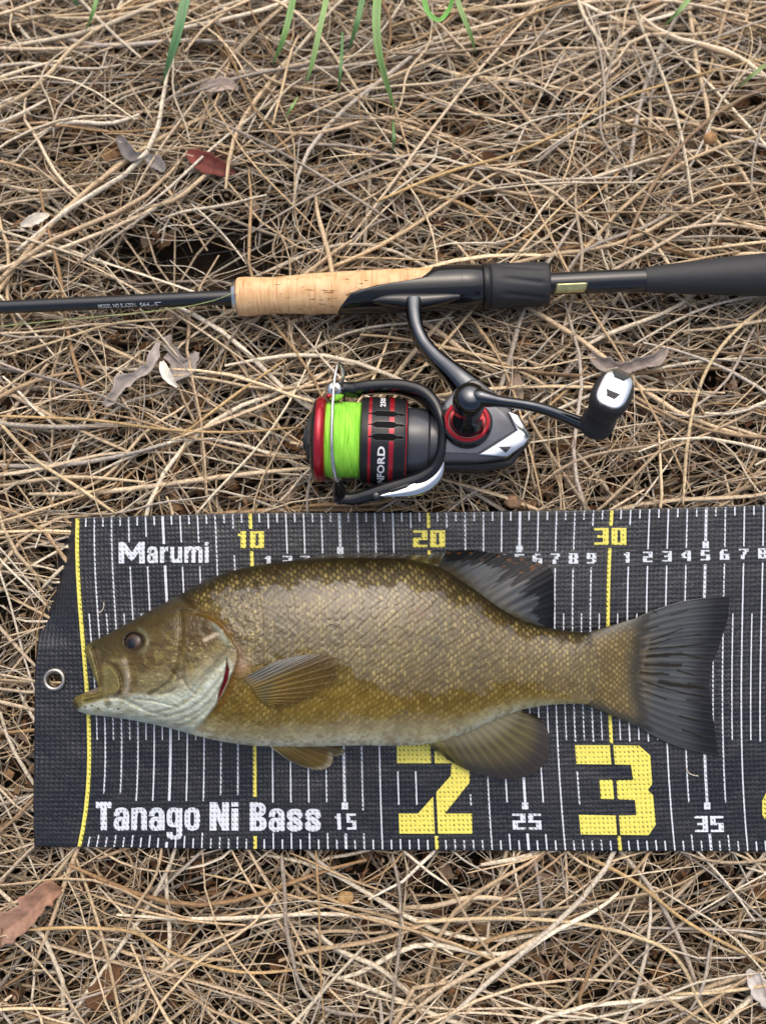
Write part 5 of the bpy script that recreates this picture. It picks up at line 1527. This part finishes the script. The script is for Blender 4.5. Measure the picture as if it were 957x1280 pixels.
fin('pectoral_fin', [(303, 848), (308, 852), (316, 862), (324, 874), (332, 880)], [(345, 826), (380, 819), (412, 819), (428, 829), (420, 846), (404, 862), (380, 876), (348, 884)], zp, zp2, 13, pect_c,
    lambda u, v, r, x, y: np.clip(1 - 0.95 * ss(0.25, 0.85, u + 0.25*v) * ss(0.10, 0.5, v) * (0.45 + 0.55 * (1 - r)) - 0.25 * ss(0.9, 1.0, u), 0.06, 1), lambda u, v, r, x, y: 0.75 * ss(0.45, 0.2, v) + 0.1, nu=110, nv=180, belly=0.0012, relief=0.0004)

# ------------------------------------------------------------------ single stalks lying on top
def stalk(pp, wpx, c, label, lift=0.0025, group=None, node=None):
    q = resample(np.array(pp, float), 40)
    w0 = P(q[:, 0], q[:, 1], -0.006)
    for _ in range(3):
        z = S(w0[:, 0], w0[:, 1]) + lift
        w0 = P(q[:, 0], q[:, 1], z)
    z = w0[:, 2]
    cov = mat_cover(w0[:, 0], w0[:, 1])
    z = np.where(cov > 0, np.minimum(z, -0.0045), z)
    # keep the run smooth
    for _ in range(6): z[1:-1] = (z[:-2] + 2*z[1:-1] + z[2:]) / 4
    w0 = P(q[:, 0], q[:, 1], z)
    r = wpx * 0.42 * M_PX(-0.01) * np.interp(np.linspace(0, 1, 40), [0, 0.05, 0.9, 1], [0.7, 1, 0.9, 0.45])
    if node: r = r * (1 + 0.5 * np.exp(-((np.linspace(0, 1, 40) - node) / 0.02)**2))
    V, F = sweep(w0, r, sides=8)
    mot = 0.66 + 0.6 * vnoise(np.repeat(np.arange(40), 8) / 3.0 + np.tile(np.arange(8), 40) * 0.8 + sum(map(ord, label)) % 97, np.zeros(320), 9)
    o = mk('dry_stalk', V, F, MATS['straw'], color=srgb(*c)[None] * mot[:, None])
    return tag(o, label, 'dry stalk', 'thick dry stalks on top of the straw')
TAN, PALE, GREY, GOLD = (186, 156, 110), (200, 178, 140), (150, 138, 124), (190, 156, 98)
stalk([(470, 252), (560, 215), (640, 192), (700, 166), (760, 130), (850, 100), (960, 72), (1010, 60)], 5.0, (178, 150, 104), 'long golden stalk slanting over the straw above the reel seat lock nut')
stalk([(985, 362), (957, 383), (920, 412), (886, 456), (868, 502), (858, 560), (853, 632)], 5.5, PALE, 'pale curved stalk bending from under the rear grip down to the mat')
stalk([(352, 1067), (356, 1120), (358, 1160), (365, 1192), (376, 1232), (402, 1258), (470, 1272)], 6, GREY, 'grey knotted stalk coming out from under the mat below the number 15', node=0.42)
stalk([(490, 1067), (500, 1120), (499, 1178), (492, 1240), (486, 1295)], 5, GREY, 'straight grey stalk running down from under the big number 2', node=0.5)
stalk([(520, 1152), (627, 1148), (727, 1155), (797, 1172), (837, 1190), (857, 1215), (872, 1252), (905, 1290)], 6, PALE, 'thick pale stalk arching through the straw under the big number 3')
stalk([(728, 1068), (797, 1105), (847, 1145), (957, 1205), (1010, 1232)], 5.5, TAN, 'straight tan stalk slanting down from under the big number 3')
stalk([(843, 1243), (900, 1240), (957, 1232), (1000, 1226)], 5, PALE, 'short pale stalk beside the small grey leaf below the mat')
stalk([(30, 1162), (110, 1160), (165, 1165), (225, 1195), (300, 1215), (380, 1212)], 5, TAN, 'tan stalk lying beside the folded pinkish brown leaf')
stalk([(265, 148), (341, 185), (441, 245), (490, 277)], 5, GREY, 'weathered grey stalk slanting past the red leaf')
stalk([(-20, 505), (0, 528), (37, 568), (105, 614), (146, 643)], 5.5, PALE, 'pale stalk slanting down to the Marumi end of the mat')
stalk([(0, 520), (125, 526), (209, 537), (300, 540), (372, 534)], 4.2, TAN, 'thin tan stalk lying level with the spool of the reel')
stalk([(225, 546), (300, 489), (358, 449)], 4.6, TAN, 'tan stalk slanting up between the grey leaf scraps and the spool')
stalk([(776, 38), (760, 90), (751, 125), (752, 170), (780, 212)], 4.6, GREY, 'bent grey stalk crossing the long golden stalk')
stalk([(5, 445), (60, 430), (140, 405), (215, 398)], 4, PALE, 'pale stalk lying just under the thin rod blank')

# ------------------------------------------------------------------ leaves
def strip(name, pp, mat, c, label, cat, group=None, n=36, m=9, fold=0.0, curl=0.0, ragged=0.15, thick=0.0003, z_abs=False, lift=0.002, grad=None, seed=1):
    """leaf or blade: centre line (px, py, z, half width px) with a curled cross section"""
    q = resample(np.array(pp, float), n)
    if not z_abs:
        w0 = P(q[:, 0], q[:, 1], -0.01)
        for _ in range(3): w0 = P(q[:, 0], q[:, 1], S(w0[:, 0], w0[:, 1]) + lift + q[:, 2])
    else: w0 = P(q[:, 0], q[:, 1], q[:, 2])
    hw = np.maximum(q[:, 3], 0.15) * M_PX(-0.01)
    t_, s_, u_2 = frames(w0)
    v = np.linspace(-1, 1, m)[None, :]
    rag = 1 + ragged * (vnoise(np.arange(n)[:, None] / 2.5 + seed * 9.1, np.sign(v) + 2.0, seed) - 0.5) * 2
    off = v * hw[:, None] * rag
    zz = fold * np.abs(v) * hw[:, None] + curl * (v**2) * hw[:, None] + 0.12 * hw[:, None] * (fbm(np.arange(n)[:, None] / 5.0 + seed, v * 2, seed) - 0.5)
    V = w0[:, None] + s_[:, None] * off[..., None] + u_2[:, None] * zz[..., None]
    C = np.tile(srgb(*c), (n * m, 1)).reshape(n, m, 3)
    if grad is not None: C = lerp(C, srgb(*grad), np.repeat(np.linspace(0, 1, n)[:, None], m, 1))
    C = C * (0.80 + 0.4 * fbm(np.arange(n)[:, None] / 4.0 + seed * 3, v * 2.5, seed + 3))[..., None]
    C = C * (1 - 0.25 * np.exp(-(v / 0.12)**2))[..., None]
    o = mk(name, V.reshape(-1, 3), grid_faces(n, m), mat, color=C.reshape(-1, 3))
    md = o.modifiers.new('thick', 'SOLIDIFY'); md.thickness = thick; md.offset = 0
    return tag(o, label, cat, group)
LG = 'dead leaves scattered in the straw'
strip('dead_leaf', [(234, 190, .003, 3), (246, 198, .004, 11), (262, 207, .003, 13), (280, 213, .002, 9), (294, 216, .001, 2)], MATS['leaf'], (122, 62, 52), 'small reddish brown leaf half buried in the straw', 'leaf', LG, curl=0.5, grad=(86, 44, 38), lift=-0.002, seed=2)
strip('dead_leaf', [(131, 508, .001, 3), (145, 494, .002, 8), (158, 478, .003, 9), (172, 470, .004, 5), (186, 460, .005, 6), (194, 444, .005, 5), (198, 428, .003, 2)], MATS['leaf'], (160, 150, 142), 'curled strip of pale grey dead leaf under the cork grip end', 'leaf', LG, curl=0.6, fold=0.2, ragged=0.45, lift=0.000, seed=3)
strip('dead_leaf', [(208, 420, .001, 4), (216, 440, .002, 8), (226, 462, .003, 14), (238, 456, .003, 10), (246, 440, .002, 3)], MATS['leaf'], (140, 132, 126), 'crumpled grey leaf scrap beside the curled grey strip', 'leaf', LG, curl=0.4, ragged=0.6, lift=-0.001, seed=4)
strip('dead_leaf', [(203, 452, .004, 2), (206, 462, .006, 5), (212, 474, .006, 5), (222, 484, .004, 1.5)], MATS['leaf'], (226, 218, 206), 'small bright white curl of leaf on the crumpled grey scrap', 'leaf', LG, curl=0.9, lift=0.002, seed=5)
strip('dead_leaf', [(737, 442, .001, 3), (752, 456, .003, 9), (775, 462, .004, 7), (800, 456, .005, 8), (820, 448, .005, 7), (833, 436, .003, 2)], MATS['leaf'], (140, 128, 120), 'grey curled dead leaf above the handle knob of the reel', 'leaf', LG, curl=0.7, fold=0.2, ragged=0.4, lift=-0.001, seed=6)
strip('dead_leaf', [(632, 456, .000, 6), (638, 470, .001, 9), (645, 488, .001, 8), (650, 505, .000, 4)], MATS['leaf'], (150, 130, 112), 'flat dull brown leaf between the reel body and handle arm', 'leaf', LG, curl=0.2, lift=-0.002, seed=7)
strip('dead_leaf', [(-12, 1172, .000, 10), (8, 1160, .003, 16), (28, 1146, .004, 17), (46, 1128, .005, 14), (62, 1114, .005, 13), (78, 1112, .002, 5)], MATS['leaf'], (166, 132, 112), 'folded pinkish brown leaf in the straw below the eyelet end', 'leaf', LG, curl=0.12, fold=0.3, ragged=0.35, grad=(146, 108, 86), lift=-0.001, seed=8)
strip('dead_leaf', [(934, 1212, .000, 3), (944, 1226, .002, 11), (956, 1246, .002, 11), (968, 1262, .000, 3)], MATS['leaf'], (190, 182, 174), 'small pale grey leaf beside the short pale stalk', 'leaf', LG, curl=0.3, lift=0.0, seed=9)
strip('dead_leaf', [(148, 170, .001, 3), (156, 184, .003, 8), (166, 196, .003, 8), (180, 194, .001, 3)], MATS['leaf'], (104, 98, 96), 'dark slate grey leaf on the straw left of the red leaf', 'leaf', LG, curl=0.5, lift=0.001, seed=10)
strip('dead_leaf', [(184, 196, .001, 4), (196, 204, .002, 9), (206, 214, .001, 4)], MATS['leaf'], (122, 116, 112), 'mid grey leaf scrap between the slate leaf and red leaf', 'leaf', LG, curl=0.4, lift=0.000, seed=11)
strip('dead_leaf', [(250, 112, .000, 4), (268, 108, .002, 9), (286, 106, .002, 8), (298, 112, .000, 2)], MATS['leaf'], (158, 142, 130), 'brownish grey leaf lying beyond the red leaf', 'leaf', LG, curl=0.4, lift=0.000, seed=12)
strip('dead_leaf', [(26, 282, .001, 2), (38, 278, .003, 7), (52, 272, .003, 6), (62, 268, .001, 2)], MATS['leaf'], (206, 196, 180), 'small pale cream leaf scrap in the straw above the rod blank', 'leaf', LG, curl=0.4, lift=0.002, seed=13)
strip('dead_leaf', [(118, 1262, .000, 8), (128, 1240, .001, 13), (140, 1222, .001, 12), (150, 1205, .000, 5)], MATS['leaf'], (104, 74, 50), 'crumbling brown leaf in the straw below the lettering Tanago', 'leaf', LG, curl=0.3, ragged=0.5, lift=-0.003, seed=14)

def lump(name, cx_, cy_, rx, ry, c, label, cat, seed):
    bm = bmesh.new(); bmesh.ops.create_icosphere(bm, subdivisions=3, radius=1)
    co = np.array([v.co[:] for v in bm.verts]); Ff_ = [tuple(v.index for v in f.verts) for f in bm.faces]; bm.free()
    co = co * (1 + 0.28 * (fbm(co[:, 0] * 1.7 + co[:, 2] + seed, co[:, 1] * 1.7 - co[:, 2], seed) - 0.5))[:, None]
    w0 = P(cx_, cy_, -0.01); w0 = P(cx_, cy_, float(S(w0[0], w0[1])))
    k = M_PX(-0.01)
    V = w0 + co * np.array([rx*k, ry*k, 0.7*min(rx, ry)*k])
    mot = 0.75 + 0.5 * fbm(co[:, 0] * 3 + seed, co[:, 1] * 3, seed + 4)
    return tag(mk(name, V, Ff_, MATS['crumb'], color=srgb(*c)[None] * mot[:, None]), label, cat)
def fibre(pp, label):
    pts = on_mat([p[0] for p in pp], [p[1] for p in pp], 0.0008)
    V, F = sweep(pts, 0.0003, sides=6, n=24)
    tag(mk('straw_fibre', V, F, MATS['straw'], color=np.tile(srgb(196, 186, 170), (len(V), 1))), label, 'fibre', 'loose fibres on the mat')
fibre([(124, 766), (128, 763), (130, 758), (130, 753)], 'tiny curved pale fibre on the mat beside the one centimetre line')
fibre([(857, 960), (860, 966), (866, 969), (872, 970)], 'tiny bent pale fibre on the mat below the tail fin')
lump('pebble', 641, 627, 11, 9, (156, 124, 94), 'small tan pebble wedged at the mat edge beneath the reel', 'pebble', 3)
lump('seed_pod', 887, 173, 9, 8, (160, 124, 86), 'round tan brown seed pod in the straw above the rear grip', 'seed pod', 5)
lump('seed_pod', 432, 1122, 10, 8, (168, 136, 92), 'lumpy yellowish seed pod in the straw below the number 15', 'seed pod', 8)

# ------------------------------------------------------------------ green blades growing on the far side
def blade(pp, c, label, grad=None, seed=1):
    pp = [(a, b_, z - 0.006, w_ * 0.82) for a, b_, z, w_ in pp]
    return strip('grass_blade', pp, MATS['green'], c, label, 'grass blade', 'green grass blades on the far side', n=30, m=5, fold=0.45, ragged=0.0, thick=0.00025, z_abs=True, grad=grad, seed=seed)
G1, G2, G3 = (110, 148, 78), (92, 132, 76), (130, 162, 94)
blade([(258, -90, -.03, 6), (240, -30, -.012, 7.5), (230, 10, -.005, 7.5), (222, 45, -.006, 7), (212, 78, -.014, 5), (204, 104, -.028, 1)], (96, 138, 88), 'broad bluish green grass blade standing by itself at the far side', seed=2)
blade([(385, -80, -.035, 4), (370, -20, -.016, 5), (362, 20, -.010, 5), (352, 55, -.012, 4), (341, 80, -.022, 0.8)], G1, 'short wide green grass blade left of the slim pair', seed=3)
blade([(425, -80, -.035, 3), (410, -10, -.014, 4.2), (399, 40, -.009, 4.2), (390, 80, -.012, 3.5), (383, 104, -.018, 1)], G3, 'slim yellow green grass blade next to the short wide one', seed=4)
blade([(470, -70, -.035, 3), (455, -10, -.018, 4.5), (446, 30, -.014, 4.2), (436, 62, -.024, 1)], G2, 'short green grass blade beside the longest blade', seed=5)
blade([(488, -90, -.03, 5), (474, -20, -.006, 6.5), (470, 25, -.001, 6.5), (474, 70, -.004, 5.5), (484, 108, -.014, 4), (494, 140, -.026, 1)], G1, 'longest green grass blade bending over the straw', grad=G3, seed=6)
blade([(525, -50, -.035, 3), (529, -5, -.020, 4), (536, 18, -.018, 4), (548, 26, -.018, 3.5), (560, 14, -.02, 3.5), (566, -20, -.03, 2)], (104, 168, 70), 'looped green grass blade doubled back on itself', seed=7)
blade([(556, -70, -.03, 3), (568, -10, -.014, 4), (578, 20, -.012, 4), (588, 45, -.016, 3), (594, 66, -.026, 1)], G3, 'thin bright green blade right of the looped blade', seed=8)
blade([(880, -50, -.04, 3), (862, -4, -.026, 4), (848, 14, -.024, 3.5), (830, 32, -.034, 0.8)], G3, 'short green blade slanting alone at the far right', seed=9)
blade([(975, 70, -.04, 2.5), (955, 82, -.030, 3), (940, 94, -.028, 3), (922, 108, -.036, 0.8)], (128, 148, 88), 'dull green blade near the far end of the golden stalk', seed=10)
blade([(128, -50, -.04, 3), (122, -4, -.026, 3.5), (116, 18, -.026, 3), (108, 38, -.036, 0.8)], G1, 'small green blade left of the broad bluish one', seed=11)
blade([(84, -40, -.04, 4), (92, -4, -.026, 4.5), (98, 8, -.030, 1)], G2, 'tiny green blade tip at the far left', seed=12)
blade([(428, 40, -.034, 1.5), (427, 70, -.026, 2.5), (425, 95, -.026, 2.2), (423, 118, -.036, 0.6)], G2, 'thin dark green blade in the straw between two longer blades', seed=13)
blade([(372, 122, -.032, 1), (364, 135, -.026, 2.2), (355, 150, -.034, 0.6)], G3, 'little green shoot tip in the straw below the slim blades', seed=14)
blade([(491, 150, -.03, 1), (492, 172, -.022, 2.4), (491, 196, -.032, 0.6)], G2, 'little green shoot below the tip of the longest blade', seed=15)
